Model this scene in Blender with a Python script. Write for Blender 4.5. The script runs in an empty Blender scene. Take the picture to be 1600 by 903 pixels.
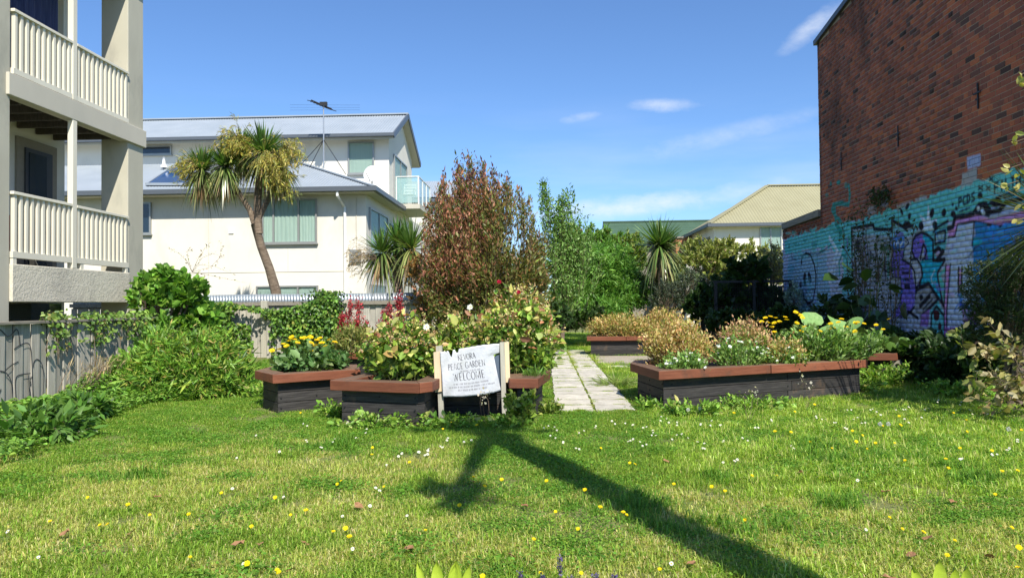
import bpy, math, random
import numpy as np
from mathutils import Vector, Matrix
random.seed(7)
rng = np.random.default_rng(7)
S = bpy.context.scene
C = S.collection

# ---------------------------------------------------------------- camera
F = 1155.0
EYE = 1.25
def _R(ax, a):
    c, s = math.cos(a), math.sin(a)
    return np.array([[1, 0, 0], [0, c, -s], [0, s, c]]) if ax == 'x' else np.array([[c, -s, 0], [s, c, 0], [0, 0, 1]])
CM = _R('z', math.radians(2.48)) @ _R('x', math.radians(91.24)) @ _R('z', math.radians(-0.6))
cam = bpy.data.cameras.new('camera')
cam.sensor_width = 36
cam.lens = 36 * F / 1600
cam.clip_start = 0.05
cam.clip_end = 2000
co = bpy.data.objects.new('camera', cam)
C.objects.link(co)
co.matrix_world = Matrix.Translation((0, 0, EYE)) @ Matrix([list(r) for r in CM]).to_4x4()
S.camera = co

# ---------------------------------------------------------------- light
SUN_EL, SUN_AZ = math.radians(47), math.radians(23)      # sun behind the camera, to the right
to_sun = Vector((math.sin(SUN_AZ) * math.cos(SUN_EL), -math.cos(SUN_AZ) * math.cos(SUN_EL), math.sin(SUN_EL)))
sl = bpy.data.lights.new('sun', 'SUN')
sl.energy = 5.0
sl.angle = math.radians(0.5)
sl.color = (1.0, 0.945, 0.83)
so = bpy.data.objects.new('sun', sl)
C.objects.link(so)
so.rotation_euler = to_sun.to_track_quat('Z', 'Y').to_euler()
S.view_settings.view_transform = 'Standard'
S.view_settings.look = 'None'
S.view_settings.exposure = 0.52
S.view_settings.gamma = 1
S.cycles.max_bounces = 6
S.cycles.transparent_max_bounces = 12

# ---------------------------------------------------------------- pixel helpers (photo pixels -> points on real planes)
def ray(px, py):
    return CM @ np.array([(px - 800) / F, -(py - 451.5) / F, -1.0])
def PY(px, py, Y):
    d = ray(px, py); t = Y / d[1]; return (d[0] * t, Y, EYE + d[2] * t)
def PX(px, py, X):
    d = ray(px, py); t = X / d[0]; return (X, d[1] * t, EYE + d[2] * t)
def PZ(px, py, Z=0.0):
    d = ray(px, py); t = (Z - EYE) / d[2]; return (d[0] * t, d[1] * t, Z)
def proj(p):
    v = CM.T @ (np.array(p) - np.array([0, 0, EYE]))
    return 800 + F * v[0] / -v[2], 451.5 - F * v[1] / -v[2]

# ---------------------------------------------------------------- world
W = bpy.data.worlds.new('World')
S.world = W
W.use_nodes = True
wt = W.node_tree
for n in list(wt.nodes): wt.nodes.remove(n)
def WN(t, **k):
    n = wt.nodes.new(t)
    for a, b in k.items(): setattr(n, a, b)
    return n
def wmath(op, a, b=None, c=None, clamp=False):
    n = WN('ShaderNodeMath', operation=op, use_clamp=clamp)
    for i, v in enumerate((a, b, c)):
        if v is None: continue
        if isinstance(v, (int, float)): n.inputs[i].default_value = v
        else: wt.links.new(v, n.inputs[i])
    return n.outputs[0]
sky = WN('ShaderNodeTexSky', sky_type='NISHITA', sun_disc=False)
sky.sun_elevation = SUN_EL
sky.sun_rotation = math.pi - SUN_AZ
sky.altitude = 0
sky.air_density = 1.0
sky.dust_density = 0.35
sky.ozone_density = 2.2
tc = WN('ShaderNodeTexCoord')
def wdot(vec):
    n = WN('ShaderNodeVectorMath', operation='DOT_PRODUCT')
    wt.links.new(tc.outputs['Generated'], n.inputs[0]); n.inputs[1].default_value = vec
    return n.outputs['Value']
def wnoise(scale, stretch, detail=6, rough=0.6):
    mp = WN('ShaderNodeMapping'); mp.inputs['Scale'].default_value = stretch
    wt.links.new(tc.outputs['Generated'], mp.inputs['Vector'])
    n = WN('ShaderNodeTexNoise'); n.inputs['Scale'].default_value = scale; n.inputs['Detail'].default_value = detail
    n.inputs['Roughness'].default_value = rough
    wt.links.new(mp.outputs[0], n.inputs['Vector'])
    return n.outputs['Fac']
nz1 = wnoise(26, (1, 1, 2.0), 8, .68)
nz2 = wnoise(3.0, (1, 1, 7), 5, 0.55)
mask = None
for (px, py, a, b, ang, amt) in [(1272, 40, 0.062, 0.017, 33, 0.30), (1300, 25, 0.03, 0.014, 50, .25), (1038, 165, 0.062, 0.013, -3, 0.30), (905, 184, 0.045, 0.010, 8, 0.22),
                            (1120, 215, 0.20, 0.02, 10, 0.16), (985, 322, 0.22, 0.022, 4, 0.42), (1150, 300, 0.16, 0.02, 8, 0.22)]:
    d = ray(px, py); d = d / np.linalg.norm(d)
    r = np.cross(d, (0, 0, 1)); r /= np.linalg.norm(r); u = np.cross(r, d)
    ca, sa = math.cos(math.radians(ang)), math.sin(math.radians(ang))
    r2, u2 = r * ca + u * sa, u * ca - r * sa
    q = wmath('ADD', wmath('POWER', wmath('DIVIDE', wmath('ABSOLUTE', wdot(tuple(r2))), a), 2.0),
              wmath('POWER', wmath('ABSOLUTE', wmath('DIVIDE', wmath('SUBTRACT', wdot(tuple(u2)), 0.0), b)), 2.0))
    fwd = wmath('GREATER_THAN', wdot(tuple(d)), 0.5)
    e = wmath('SUBTRACT', 1.0, q, clamp=True)
    # wisps: the soft ellipse is eaten by noise
    e = wmath('MULTIPLY', wmath('SUBTRACT', wmath('ADD', wmath('MULTIPLY', e, .55), nz1), 0.66, clamp=True), wmath('MULTIPLY', e, fwd))
    e = wmath('MULTIPLY', e, amt * 3.2, clamp=True)
    mask = e if mask is None else wmath('MAXIMUM', mask, e)
# faint cirrus all round the horizon
el = wdot((0, 0, 1))
band = wmath('MULTIPLY', wmath('SUBTRACT', 1.0, wmath('DIVIDE', wmath('ABSOLUTE', wmath('SUBTRACT', el, 0.12)), 0.16), clamp=True), 0.30)
cir = wmath('MULTIPLY', wmath('MULTIPLY', wmath('SUBTRACT', nz2, 0.42, clamp=True), 3.0, clamp=True), band)
mask = wmath('MAXIMUM', mask, cir)
hs = WN('ShaderNodeMix', data_type='RGBA', blend_type='MULTIPLY'); hs.inputs[0].default_value = 1.0; hs.inputs[7].default_value = (.78, 1.02, 1.33, 1)
wt.links.new(sky.outputs[0], hs.inputs[6])
mixc = WN('ShaderNodeMix', data_type='RGBA'); mixc.inputs[7].default_value = (7.2, 7.6, 8.2, 1)
wt.links.new(mask, mixc.inputs[0]); wt.links.new(hs.outputs[2], mixc.inputs[6])
bg = WN('ShaderNodeBackground'); bg.inputs[1].default_value = 0.094
wt.links.new(mixc.outputs[2], bg.inputs[0])
wo = WN('ShaderNodeOutputWorld'); wt.links.new(bg.outputs[0], wo.inputs[0])

# ---------------------------------------------------------------- materials
def newmat(name):
    m = bpy.data.materials.new(name); m.use_nodes = True
    nt = m.node_tree
    return m, nt, nt.nodes['Principled BSDF']
def node(nt, t, **k):
    n = nt.nodes.new(t)
    for a, b in k.items(): setattr(n, a, b)
    return n
def mix_rgb(nt, fac, a, b, blend='MIX'):
    n = node(nt, 'ShaderNodeMix', data_type='RGBA', blend_type=blend)
    for i, v in ((0, fac), (6, a), (7, b)):
        if isinstance(v, (int, float)): n.inputs[i].default_value = v
        elif isinstance(v, tuple): n.inputs[i].default_value = v if len(v) == 4 else v + (1,)
        else: nt.links.new(v, n.inputs[i])
    return n.outputs[2]
def mth(nt, op, a, b=None, clamp=False):
    n = node(nt, 'ShaderNodeMath', operation=op, use_clamp=clamp)
    for i, v in enumerate((a, b)):
        if v is None: continue
        if isinstance(v, (int, float)): n.inputs[i].default_value = v
        else: nt.links.new(v, n.inputs[i])
    return n.outputs[0]
def tex(nt, scale, stretch=(1, 1, 1), detail=5, rough=0.6, vec=None):
    if vec is None:
        vec = node(nt, 'ShaderNodeNewGeometry').outputs['Position']
    mp = node(nt, 'ShaderNodeMapping'); mp.inputs['Scale'].default_value = stretch
    nt.links.new(vec, mp.inputs['Vector'])
    n = node(nt, 'ShaderNodeTexNoise'); n.inputs['Scale'].default_value = scale
    n.inputs['Detail'].default_value = detail; n.inputs['Roughness'].default_value = rough
    nt.links.new(mp.outputs[0], n.inputs['Vector'])
    return n.outputs['Fac']
def contrast(nt, v, lo, hi):
    n = node(nt, 'ShaderNodeMapRange'); n.inputs['From Min'].default_value = lo; n.inputs['From Max'].default_value = hi
    nt.links.new(v, n.inputs['Value']); return n.outputs['Result']
def bump(nt, b, h, strength=0.4, dist=0.01):
    n = node(nt, 'ShaderNodeBump'); n.inputs['Strength'].default_value = strength; n.inputs['Distance'].default_value = dist
    nt.links.new(h, n.inputs['Height']); nt.links.new(n.outputs[0], b.inputs['Normal'])
def surf(name, c1, c2, scale=8, stretch=(1, 1, 1), rough=0.8, bmp=0.3, bd=0.005, lo=0.3, hi=0.7, rv=0.0, metal=0.0, dirt=None, dscale=1.5, spec=0.4):
    m, nt, b = newmat(name)
    f = contrast(nt, tex(nt, scale, stretch), lo, hi)
    col = mix_rgb(nt, f, c1, c2)
    if dirt:
        f2 = contrast(nt, tex(nt, dscale, (1, 1, .45), 6, .65), .52, .72)
        col = mix_rgb(nt, mth(nt, 'MULTIPLY', f2, dirt[3] if len(dirt) > 3 else .5), col, dirt[:3])
    if rv:
        oi = node(nt, 'ShaderNodeObjectInfo')
        v = mth(nt, 'ADD', mth(nt, 'MULTIPLY', oi.outputs['Random'], 2 * rv), 1 - rv)
        hv = node(nt, 'ShaderNodeHueSaturation'); nt.links.new(col, hv.inputs['Color']); nt.links.new(v, hv.inputs['Value'])
        col = hv.outputs[0]
    nt.links.new(col, b.inputs['Base Color'])
    b.inputs['Roughness'].default_value = rough; b.inputs['Metallic'].default_value = metal
    b.inputs['Specular IOR Level'].default_value = spec
    if bmp: bump(nt, b, tex(nt, scale * 3, stretch), bmp, bd)
    return m
def leafmat(name, rough=0.45, trans=0.28, spec=0.35):
    m, nt, b = newmat(name)
    at = node(nt, 'ShaderNodeAttribute', attribute_name='Col')
    nz = tex(nt, 30, detail=2)
    hv = node(nt, 'ShaderNodeHueSaturation'); nt.links.new(at.outputs['Color'], hv.inputs['Color'])
    nt.links.new(mth(nt, 'ADD', mth(nt, 'MULTIPLY', nz, .5), .75), hv.inputs['Value'])
    nt.links.new(hv.outputs[0], b.inputs['Base Color'])
    b.inputs['Roughness'].default_value = rough; b.inputs['Specular IOR Level'].default_value = spec
    tr = node(nt, 'ShaderNodeBsdfTranslucent')
    tcol = mix_rgb(nt, 1.0, hv.outputs[0], (1.35, 1.45, .6, 1), 'MULTIPLY')
    nt.links.new(tcol, tr.inputs[0])
    mx = node(nt, 'ShaderNodeMixShader'); mx.inputs[0].default_value = trans
    nt.links.new(b.outputs[0], mx.inputs[1]); nt.links.new(tr.outputs[0], mx.inputs[2])
    nt.links.new(mx.outputs[0], nt.nodes['Material Output'].inputs[0])
    return m
def plain(name, c, rough=0.6, metal=0.0, spec=0.4, var=0.12):
    k = tuple(x * (1 - var) for x in c)
    return surf(name, c, k, 12, rough=rough, bmp=0, metal=metal, spec=spec)

M = {}
M['leaf'] = leafmat('leaf')
M['gloss_leaf'] = leafmat('gloss_leaf', .28, .2, .5)
M['grass'] = leafmat('grass_blade', .55, .42, .2)
M['petal'] = leafmat('petal', .6, .25, .2)
M['bark'] = surf('bark', (.13, .09, .065), (.32, .25, .18), 7, (1, 1, 4), .95, 1.0, .05, dirt=(.05, .04, .03, .6), dscale=6)
M['twig'] = surf('twig', (.10, .07, .045), (.2, .15, .1), 10, (1, 1, 1), .9, .3)
M['green_stem'] = surf('green_stem', (.10, .13, .035), (.18, .2, .07), 10, rough=.7, bmp=0)
M['render_cream'] = surf('cream_render', (.74, .705, .625), (.70, .665, .585), 1.1, rough=.9, bmp=.25, bd=.003, dirt=(.42, .39, .33, .42), dscale=.8)
M['render_grey'] = surf('grey_render', (.50, .475, .38), (.44, .415, .33), 1.6, (1, 1, .5), .9, .3, .004, dirt=(.24, .235, .20, .6), dscale=1.3)
M['stucco'] = surf('stucco', (.66, .61, .49), (.58, .53, .42), 9, rough=.95, bmp=1.0, bd=.012, dirt=(.3, .28, .24, .5), dscale=2.2)
M['white_paint'] = surf('white_paint', (.76, .71, .58), (.69, .64, .52), 3, (1, 1, .3), .55, .1, rv=.05)
M['fascia'] = surf('fascia_paint', (.56, .52, .43), (.50, .465, .385), 1.4, (1, 1, .5), .8, .15, dirt=(.4, .4, .36, .3))
M['joist'] = surf('dark_joist', (.06, .05, .042), (.10, .085, .07), 6, (6, 1, 1), .8, .3)
M['trim_dark'] = plain('dark_trim', (.055, .06, .07), .45)
M['taupe'] = plain('taupe_trim', (.28, .25, .20), .8)
M['gutter'] = plain('grey_gutter', (.10, .115, .135), .4)
M['roof'] = surf('grey_roof', (.33, .37, .41), (.28, .32, .36), 1.2, rough=.5, bmp=0, metal=.1, dirt=(.33, .36, .4, .3), dscale=.7)
M['roof_beige'] = surf('beige_roof', (.33, .31, .19), (.29, .27, .16), 1.0, rough=.6, bmp=0)
M['roof_green'] = surf('green_roof', (.05, .10, .06), (.075, .135, .085), 1.4, rough=.6, bmp=0, rv=.1)
M['alum'] = plain('window_aluminium', (.36, .37, .36), .35, .4)
M['white_metal'] = plain('white_metal', (.8, .8, .78), .4)
M['galv'] = surf('galvanised_iron', (.24, .28, .32), (.34, .38, .42), 3, (1, 1, .4), .4, .1, metal=.45, dirt=(.3, .2, .12, .35), dscale=1.2)
M['steel'] = plain('steel', (.5, .5, .5), .35, .7)
M['curtain'] = surf('mint_curtain', (.52, .64, .57), (.68, .78, .70), 5, (6, 6, .3), .9, .2)
M['navy'] = surf('navy_curtain', (.035, .045, .12), (.07, .09, .20), 6, (6, 6, .4), .8, .3)
M['paling'] = surf('weathered_paling', (.31, .285, .24), (.50, .47, .41), 5, (9, 9, .35), .9, .6, .004, rv=.14, dirt=(.14, .14, .12, .5), dscale=2.2)
M['cap_old'] = surf('old_capping', (.17, .15, .12), (.30, .27, .22), 6, (5, .5, 5), .9, .6, .005)
M['spray'] = plain('black_spray_paint', (.035, .04, .05), .7)
M['sawn'] = surf('sawn_timber', (.62, .46, .28), (.74, .60, .40), 6, (7, 7, .4), .8, .3, rv=.05, dirt=(.4, .33, .25, .3))
M['post_grey'] = surf('greying_post', (.33, .31, .25), (.48, .45, .37), 7, (7, 7, .35), .9, .5, rv=.08)
M['black'] = plain('black_iron', (.02, .02, .022), .6)
M['soil'] = surf('soil', (.035, .024, .016), (.085, .06, .04), 14, rough=1, bmp=1, bd=.03)
M['gravel'] = surf('gravel', (.33, .28, .21), (.55, .49, .40), 45, rough=1, bmp=1, bd=.02, dirt=(.28, .22, .13, .5))
M['paver'] = surf('concrete_paver', (.42, .39, .33), (.60, .56, .48), 9, rough=.95, bmp=.6, bd=.006, rv=.10, dirt=(.2, .19, .14, .55), dscale=5)
M['skylight'] = plain('blue_glass', (.03, .09, .24), .08, 0, .8)
M['red_cloth'] = plain('red_cloth', (.45, .03, .02), .9)
M['pink_cloth'] = plain('pink_cloth', (.8, .25, .35), .9)
M['teal_cloth'] = plain('turquoise_cloth', (.02, .42, .5), .9)
M['ink'] = plain('sign_ink', (.10, .095, .115), .8)
M['faint_ink'] = plain('faded_sign_ink', (.30, .29, .32), .8)
M['slate'] = plain('sign_backing', (.10, .13, .18), .8)
M['dead'] = leafmat('dead_leaf', .8, .1, .2)

def glass(name, tint, alpha):
    m, nt, b = newmat(name)
    b.inputs['Base Color'].default_value = tint + (1,); b.inputs['Roughness'].default_value = .05
    b.inputs['Specular IOR Level'].default_value = .8
    tr = node(nt, 'ShaderNodeBsdfTransparent'); tr.inputs[0].default_value = (.96, .99, .98, 1)
    mx = node(nt, 'ShaderNodeMixShader'); mx.inputs[0].default_value = alpha
    nt.links.new(tr.outputs[0], mx.inputs[1]); nt.links.new(b.outputs[0], mx.inputs[2])
    nt.links.new(mx.outputs[0], nt.nodes['Material Output'].inputs[0])
    return m
M['glass'] = glass('window_glass', (.10, .16, .16), .16)
M['dark_glass'] = glass('dark_window_glass', (.015, .03, .05), .93)
M['balcony_glass'] = glass('balcony_glass', (.42, .62, .62), .4)

# charred planter boards and redwood caps
def sleeper(name, c1, c2, top, knots):
    m, nt, b = newmat(name)
    oc = node(nt, 'ShaderNodeTexCoord').outputs['Object']
    f = contrast(nt, tex(nt, 5, (.6, 5, 9), 6, .65, oc), .3, .7)
    col = mix_rgb(nt, f, c1, c2)
    w = contrast(nt, tex(nt, 2.2, (1, 1, 1), 5, .7), .56, .70)
    col = mix_rgb(nt, mth(nt, 'MULTIPLY', w, .75), col, knots)
    if top:
        g = node(nt, 'ShaderNodeNewGeometry'); sp = node(nt, 'ShaderNodeSeparateXYZ'); nt.links.new(g.outputs['Normal'], sp.inputs[0])
        col = mix_rgb(nt, mth(nt, 'MULTIPLY', contrast(nt, sp.outputs['Z'], .5, .9), .8), col, mix_rgb(nt, f, top, tuple(x * 1.6 for x in top)))
    oi = node(nt, 'ShaderNodeObjectInfo')
    hv = node(nt, 'ShaderNodeHueSaturation'); nt.links.new(col, hv.inputs['Color'])
    nt.links.new(mth(nt, 'ADD', mth(nt, 'MULTIPLY', oi.outputs['Random'], .5), .75), hv.inputs['Value'])
    nt.links.new(hv.outputs[0], b.inputs['Base Color'])
    b.inputs['Roughness'].default_value = .7; b.inputs['Specular IOR Level'].default_value = .3
    bump(nt, b, tex(nt, 12, (.6, 5, 9), 6, .6, oc), .5, .006)
    return m
M['cap'] = sleeper('redwood_cap', (.13, .042, .022), (.23, .080, .042), (.12, .08, .052), (.075, .045, .032))
M['charred'] = sleeper('charred_board', (.014, .013, .014), (.060, .055, .052), None, (.13, .085, .055))

# ---------------------------------------------------------------- object helpers
def tag(o, label=None, cat=None, group=None, kind=None):
    if label: o['label'] = label
    if cat: o['category'] = cat
    if group: o['group'] = group
    if kind: o['kind'] = kind
    return o
def root(name, label, cat, loc=(0, 0, 0), group=None):
    o = bpy.data.objects.new(name, None); C.objects.link(o); o.location = loc; o.empty_display_size = .2
    return tag(o, label, cat, group)
def link(name, me, parent=None, loc=None):
    o = bpy.data.objects.new(name, me); C.objects.link(o)
    if parent is not None:
        o.parent = parent
        if parent.type == 'EMPTY': o.matrix_parent_inverse = Matrix.Translation(-parent.location)
    if loc is not None: o.location = loc
    return o
class MB:
    def __init__(s): s.v = []; s.f = []; s.mi = []; s.cur = 0
    def add(s, vs, fs):
        n = len(s.v); s.v += [tuple(map(float, p)) for p in vs]; s.f += [tuple(i + n for i in f) for f in fs]; s.mi += [s.cur] * len(fs); return s
    def box(s, x0, x1, y0, y1, z0, z1):
        return s.add([(x0, y0, z0), (x1, y0, z0), (x1, y1, z0), (x0, y1, z0), (x0, y0, z1), (x1, y0, z1), (x1, y1, z1), (x0, y1, z1)],
                     [(0, 3, 2, 1), (4, 5, 6, 7), (0, 1, 5, 4), (1, 2, 6, 5), (2, 3, 7, 6), (3, 0, 4, 7)])
    def prism(s, poly, z0, z1):       # polygon (x,y) extruded in z, counter-clockwise
        n = len(poly)
        return s.add([(x, y, z0) for x, y in poly] + [(x, y, z1) for x, y in poly],
                     [tuple(range(n - 1, -1, -1)), tuple(range(n, 2 * n))] + [(i, (i + 1) % n, n + (i + 1) % n, n + i) for i in range(n)])
    def prismx(s, poly, x0, x1):      # polygon (y,z) extruded in x
        n = len(poly)
        return s.add([(x0, y, z) for y, z in poly] + [(x1, y, z) for y, z in poly],
                     [tuple(range(n - 1, -1, -1)), tuple(range(n, 2 * n))] + [(i, (i + 1) % n, n + (i + 1) % n, n + i) for i in range(n)])
    def tube(s, pts, rad, n=6, cap=True):
        pts = [Vector(p) for p in pts]
        if not hasattr(rad, '__len__'): rad = [rad] * len(pts)
        base = len(s.v); vs = []
        for i, p in enumerate(pts):
            d = (pts[min(i + 1, len(pts) - 1)] - pts[max(i - 1, 0)]).normalized()
            a = d.cross(Vector((0, 0, 1)) if abs(d.z) < .95 else Vector((1, 0, 0))).normalized(); b = d.cross(a)
            for k in range(n):
                t = 2 * math.pi * k / n; vs.append(p + (a * math.cos(t) + b * math.sin(t)) * rad[i])
        fs = [(i * n + k, i * n + (k + 1) % n, (i + 1) * n + (k + 1) % n, (i + 1) * n + k) for i in range(len(pts) - 1) for k in range(n)]
        if cap: fs += [tuple(range(n)), tuple(range(len(pts) * n - 1, (len(pts) - 1) * n - 1, -1))]
        return s.add(vs, fs)
    def beam(s, a, b, w, h):          # box from a to b, width across, height up
        a = Vector(a); b = Vector(b); d = (b - a).normalized(); r = d.cross(Vector((0, 0, 1)))
        r = (r.normalized() if r.length > 1e-4 else Vector((1, 0, 0))); u = r.cross(d)
        vs = [p + r * i * w / 2 + u * j * h / 2 for p in (a, b) for i, j in ((-1, -1), (1, -1), (1, 1), (-1, 1))]
        return s.add(vs, [(0, 1, 2, 3), (7, 6, 5, 4), (0, 4, 5, 1), (1, 5, 6, 2), (2, 6, 7, 3), (3, 7, 4, 0)])
    def mesh(s, name, mats, smooth=False):
        me = bpy.data.meshes.new(name); me.from_pydata(s.v, [], s.f)
        for m in (mats if isinstance(mats, (list, tuple)) else [mats]): me.materials.append(m)
        me.polygons.foreach_set('material_index', s.mi)
        if smooth: me.polygons.foreach_set('use_smooth', [True] * len(s.f))
        me.update(); return me
    def build(s, name, mats, parent=None, smooth=False, bevel=0):
        o = link(name, s.mesh(name, mats, smooth), parent)
        if bevel:
            b = o.modifiers.new('bevel', 'BEVEL'); b.width = bevel; b.segments = 1; b.limit_method = 'ANGLE'
        return o
def box(name, m, parent, x0, x1, y0, y1, z0, z1, bevel=0):
    return MB().box(x0, x1, y0, y1, z0, z1).build(name, m, parent, bevel=bevel)

def npmesh(name, V, faces_flat, nper, cols, mat, parent=None, smooth=False):
    V = np.asarray(V, dtype=np.float32); nf = len(faces_flat) // nper
    me = bpy.data.meshes.new(name)
    me.vertices.add(len(V)); me.vertices.foreach_set('co', V.ravel())
    me.loops.add(len(faces_flat)); me.loops.foreach_set('vertex_index', faces_flat.astype(np.int32))
    me.polygons.add(nf); me.polygons.foreach_set('loop_start', np.arange(0, nf * nper, nper, dtype=np.int32))
    if cols is not None:
        a = me.color_attributes.new('Col', 'FLOAT_COLOR', 'POINT')
        a.data.foreach_set('color', np.concatenate([cols, np.ones((len(cols), 1))], 1).astype(np.float32).ravel())
    me.materials.append(mat); me.update(calc_edges=True)
    if smooth: me.polygons.foreach_set('use_smooth', [True] * nf)
    return link(name, me, parent) if parent is not False else me

def unit(a): return a / np.maximum(np.linalg.norm(a, axis=-1, keepdims=True), 1e-9)
SH = {'d': (np.array([(0, 0, 0), (-.5, .42, .12), (.5, .42, .12), (0, 1, -.05)]), np.array([0, 2, 3, 0, 3, 1]), 3),
      'o': (np.array([(0, 0, 0), (.42, .28, .12), (.4, .66, .1), (0, 1, -.1), (-.4, .66, .1), (-.42, .28, .12)]), np.array([0, 1, 2, 3, 0, 3, 4, 5]), 4),
      'r': (np.array([(0, 0, 0), (.5, .3, .1), (.38, .8, .1), (0, .95, 0), (-.38, .8, .1), (-.5, .3, .1)]), np.array([0, 1, 2, 3, 0, 3, 4, 5]), 4)}
def leaves(name, pos, d, nrm, L, Wd, col, mat, parent=None, shape='d'):
    T, Fc, k = SH[shape]; N = len(pos); nv = len(T)
    d = unit(d); s = unit(np.cross(d, nrm)); n = np.cross(s, d)
    L = np.broadcast_to(np.asarray(L, float), (N,)); Wd = np.broadcast_to(np.asarray(Wd, float), (N,))
    V = pos[:, None] + s[:, None] * (T[:, 0][None, :] * Wd[:, None])[..., None] + d[:, None] * (T[:, 1][None, :] * L[:, None])[..., None] + n[:, None] * (T[:, 2][None, :] * Wd[:, None])[..., None]
    fc = (Fc[None] + (np.arange(N) * nv)[:, None]).ravel()
    return npmesh(name, V.reshape(-1, 3), fc, k, np.repeat(col, nv, 0), mat, parent)
def rdir(n, up=0.0):
    v = rng.normal(size=(n, 3)); v = unit(v); v[:, 2] += up; return unit(v)
def palette(n, pal, jit=.18):
    pal = np.array(pal, float); w = pal[:, 3] / pal[:, 3].sum() if pal.shape[1] > 3 else None
    c = pal[rng.choice(len(pal), n, p=w), :3]
    return np.clip(c * (1 + rng.normal(size=(n, 1)) * jit) * (1 + rng.normal(size=(n, 3)) * jit * .3), .004, 1)

def shoots(name, st, en, per, L, Wd, pal, parent, t0=.35, fwd=.55, arch=.1, shape='d', mat='leaf', spread=.02, stems=True, sr=.006, droop=0, palfn=None, upn=.8, tipfn=None, stem_mat='twig'):
    """st,en: (K,3) shoot ends; leaves sit along each shoot"""
    K = len(st); N = K * per
    idx = np.repeat(np.arange(K), per); t = t0 + (1 - t0) * rng.random(N) ** .8
    dv = en - st; ln = np.linalg.norm(dv, axis=1, keepdims=True)
    bendv = rng.normal(size=(K, 3)) * arch * ln; bendv[:, 2] += arch * .6 * ln[:, 0]
    def at(i, t): return st[i] + dv[i] * t[:, None] + bendv[i] * (4 * t * (1 - t))[:, None]
    pos = at(idx, t) + rng.normal(size=(N, 3)) * spread
    tang = unit(dv[idx] + bendv[idx] * (4 - 8 * t)[:, None])
    d = unit(tang * fwd + rdir(N) * (1 - fwd)); d[:, 2] -= droop; d = unit(d)
    nr = rdir(N, upn)
    fz = np.clip(rng.lognormal(-.08, .34, N), .4, 1.9); LL = L * fz; WW = Wd * fz * rng.uniform(.8, 1.2, N)
    col = palfn(pos, t) if palfn else palette(N, pal)
    o = leaves(name, pos, d, nr, LL, WW, col, M[mat], parent, shape)
    if stems:
        ts = np.linspace(0, 1, 4); P = np.stack([at(np.arange(K), np.full(K, tt)) for tt in ts], 1)      # K,4,3
        ax = unit(np.cross(dv, rng.normal(size=(K, 3)))); bx = unit(np.cross(dv, ax))
        rr = np.array([1, .75, .5, .2]) * sr
        ring = np.stack([P + (ax[:, None] * math.cos(a) + bx[:, None] * math.sin(a)) * rr[None, :, None] for a in (0, 2.094, 4.189)], 2)  # K,4,3,3
        V = ring.reshape(-1, 3); fl = []
        for j in range(3):
            for k in range(3): fl.append([j * 3 + k, j * 3 + (k + 1) % 3, (j + 1) * 3 + (k + 1) % 3, (j + 1) * 3 + k])
        fl = np.array(fl); fc = (fl[None] + (np.arange(K) * 12)[:, None, None]).ravel()
        npmesh('stems', V, fc, 4, None, M[stem_mat], parent)
    return o
def ell_pts(n, c, r, top=True, shell=.75, low=-.5):
    v = rdir(n * 3)
    v = v[v[:, 2] > low][:n] if top else v[:n]
    while len(v) < n: v = np.concatenate([v, v])[:n]
    rad = shell + (1 - shell) * rng.random((len(v), 1)) * 1.0
    lump = 1 + .12 * np.sin(v[:, :1] * 7 + c[0]) * np.cos(v[:, 1:2] * 6 + c[1]) + .08 * np.sin(v[:, 2:3] * 11 + v[:, :1] * 9)
    return np.array(c) + v * rad * lump * np.array(r)
def bush(name, label, cat, ells, K, per, L, Wd, pal, part='foliage', inner=.45, group=None, trunk=True, **kw):
    cx, cy = ells[0][0], ells[0][1]
    r = root(name, label, cat, (cx, cy, 0), group)
    vol = np.array([e[3] * e[4] * e[5] for e in ells]) ** .67; vol /= vol.sum()
    ST, EN = [], []
    for e, w in zip(ells, vol):
        k = max(6, int(K * w)); en = ell_pts(k, e[:3], e[3:6]); c = np.array(e[:3]); base = c - np.array([0, 0, e[5] * .7])
        st = base + (en - base) * inner * rng.uniform(.6, 1.1, (k, 1)) + rng.normal(size=(k, 3)) * .05 * min(e[3:6])
        ST.append(st); EN.append(en)
    ST, EN = np.concatenate(ST), np.concatenate(EN)
    ST[:, 2] = np.maximum(ST[:, 2], .03); EN[:, 2] = np.maximum(EN[:, 2], .05)
    shoots(part, ST, EN, per, L, Wd, pal, r, **kw)
    if trunk:
        m = MB()
        for e in ells:
            for _ in range(3):
                tx, ty = e[0] + random.uniform(-.4, .4) * e[3], e[1] + random.uniform(-.4, .4) * e[4]
                m.tube([(cx + random.uniform(-.1, .1), cy + random.uniform(-.1, .1), 0), ((cx + tx) / 2, (cy + ty) / 2, e[2] * .5), (tx, ty, e[2] + e[5] * .3)], [.05, .035, .012], 5)
        m.build('trunk', M['bark'], r, True)
    return r

# ---------------------------------------------------------------- planter outlines (needed by the grass mask)
CAPZ = .47
PL = {
 'A': [(-2.29, 7.80), (-1.27, 7.45), (-1.16, 7.60), (-1.12, 8.24), (-.42, 8.28), (-.38, 7.84), (-.07, 7.82), (.06, 8.72), (-.02, 9.9), (-1.05, 10.25), (-1.95, 9.0)],
 'B': [(-3.60, 9.05), (-3.17, 8.50), (-2.31, 9.20), (-2.55, 9.95), (-3.65, 10.1)],
 'C': [(-3.75, 12.6), (-2.2, 12.15), (-1.9, 13.3), (-3.6, 13.6)],
 'D': [(1.31, 8.60), (4.32, 10.12), (4.50, 10.95), (4.0, 11.6), (1.25, 10.4), (1.12, 9.80)],
 'E': [(3.9, 11.75), (4.7, 11.36), (5.25, 11.30), (5.58, 11.72), (5.5, 12.7), (4.3, 12.9)],
 'F': [(1.02, 17.95), (2.9, 17.85), (3.3, 18.6), (2.6, 19.4), (1.1, 18.9)],
}
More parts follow.
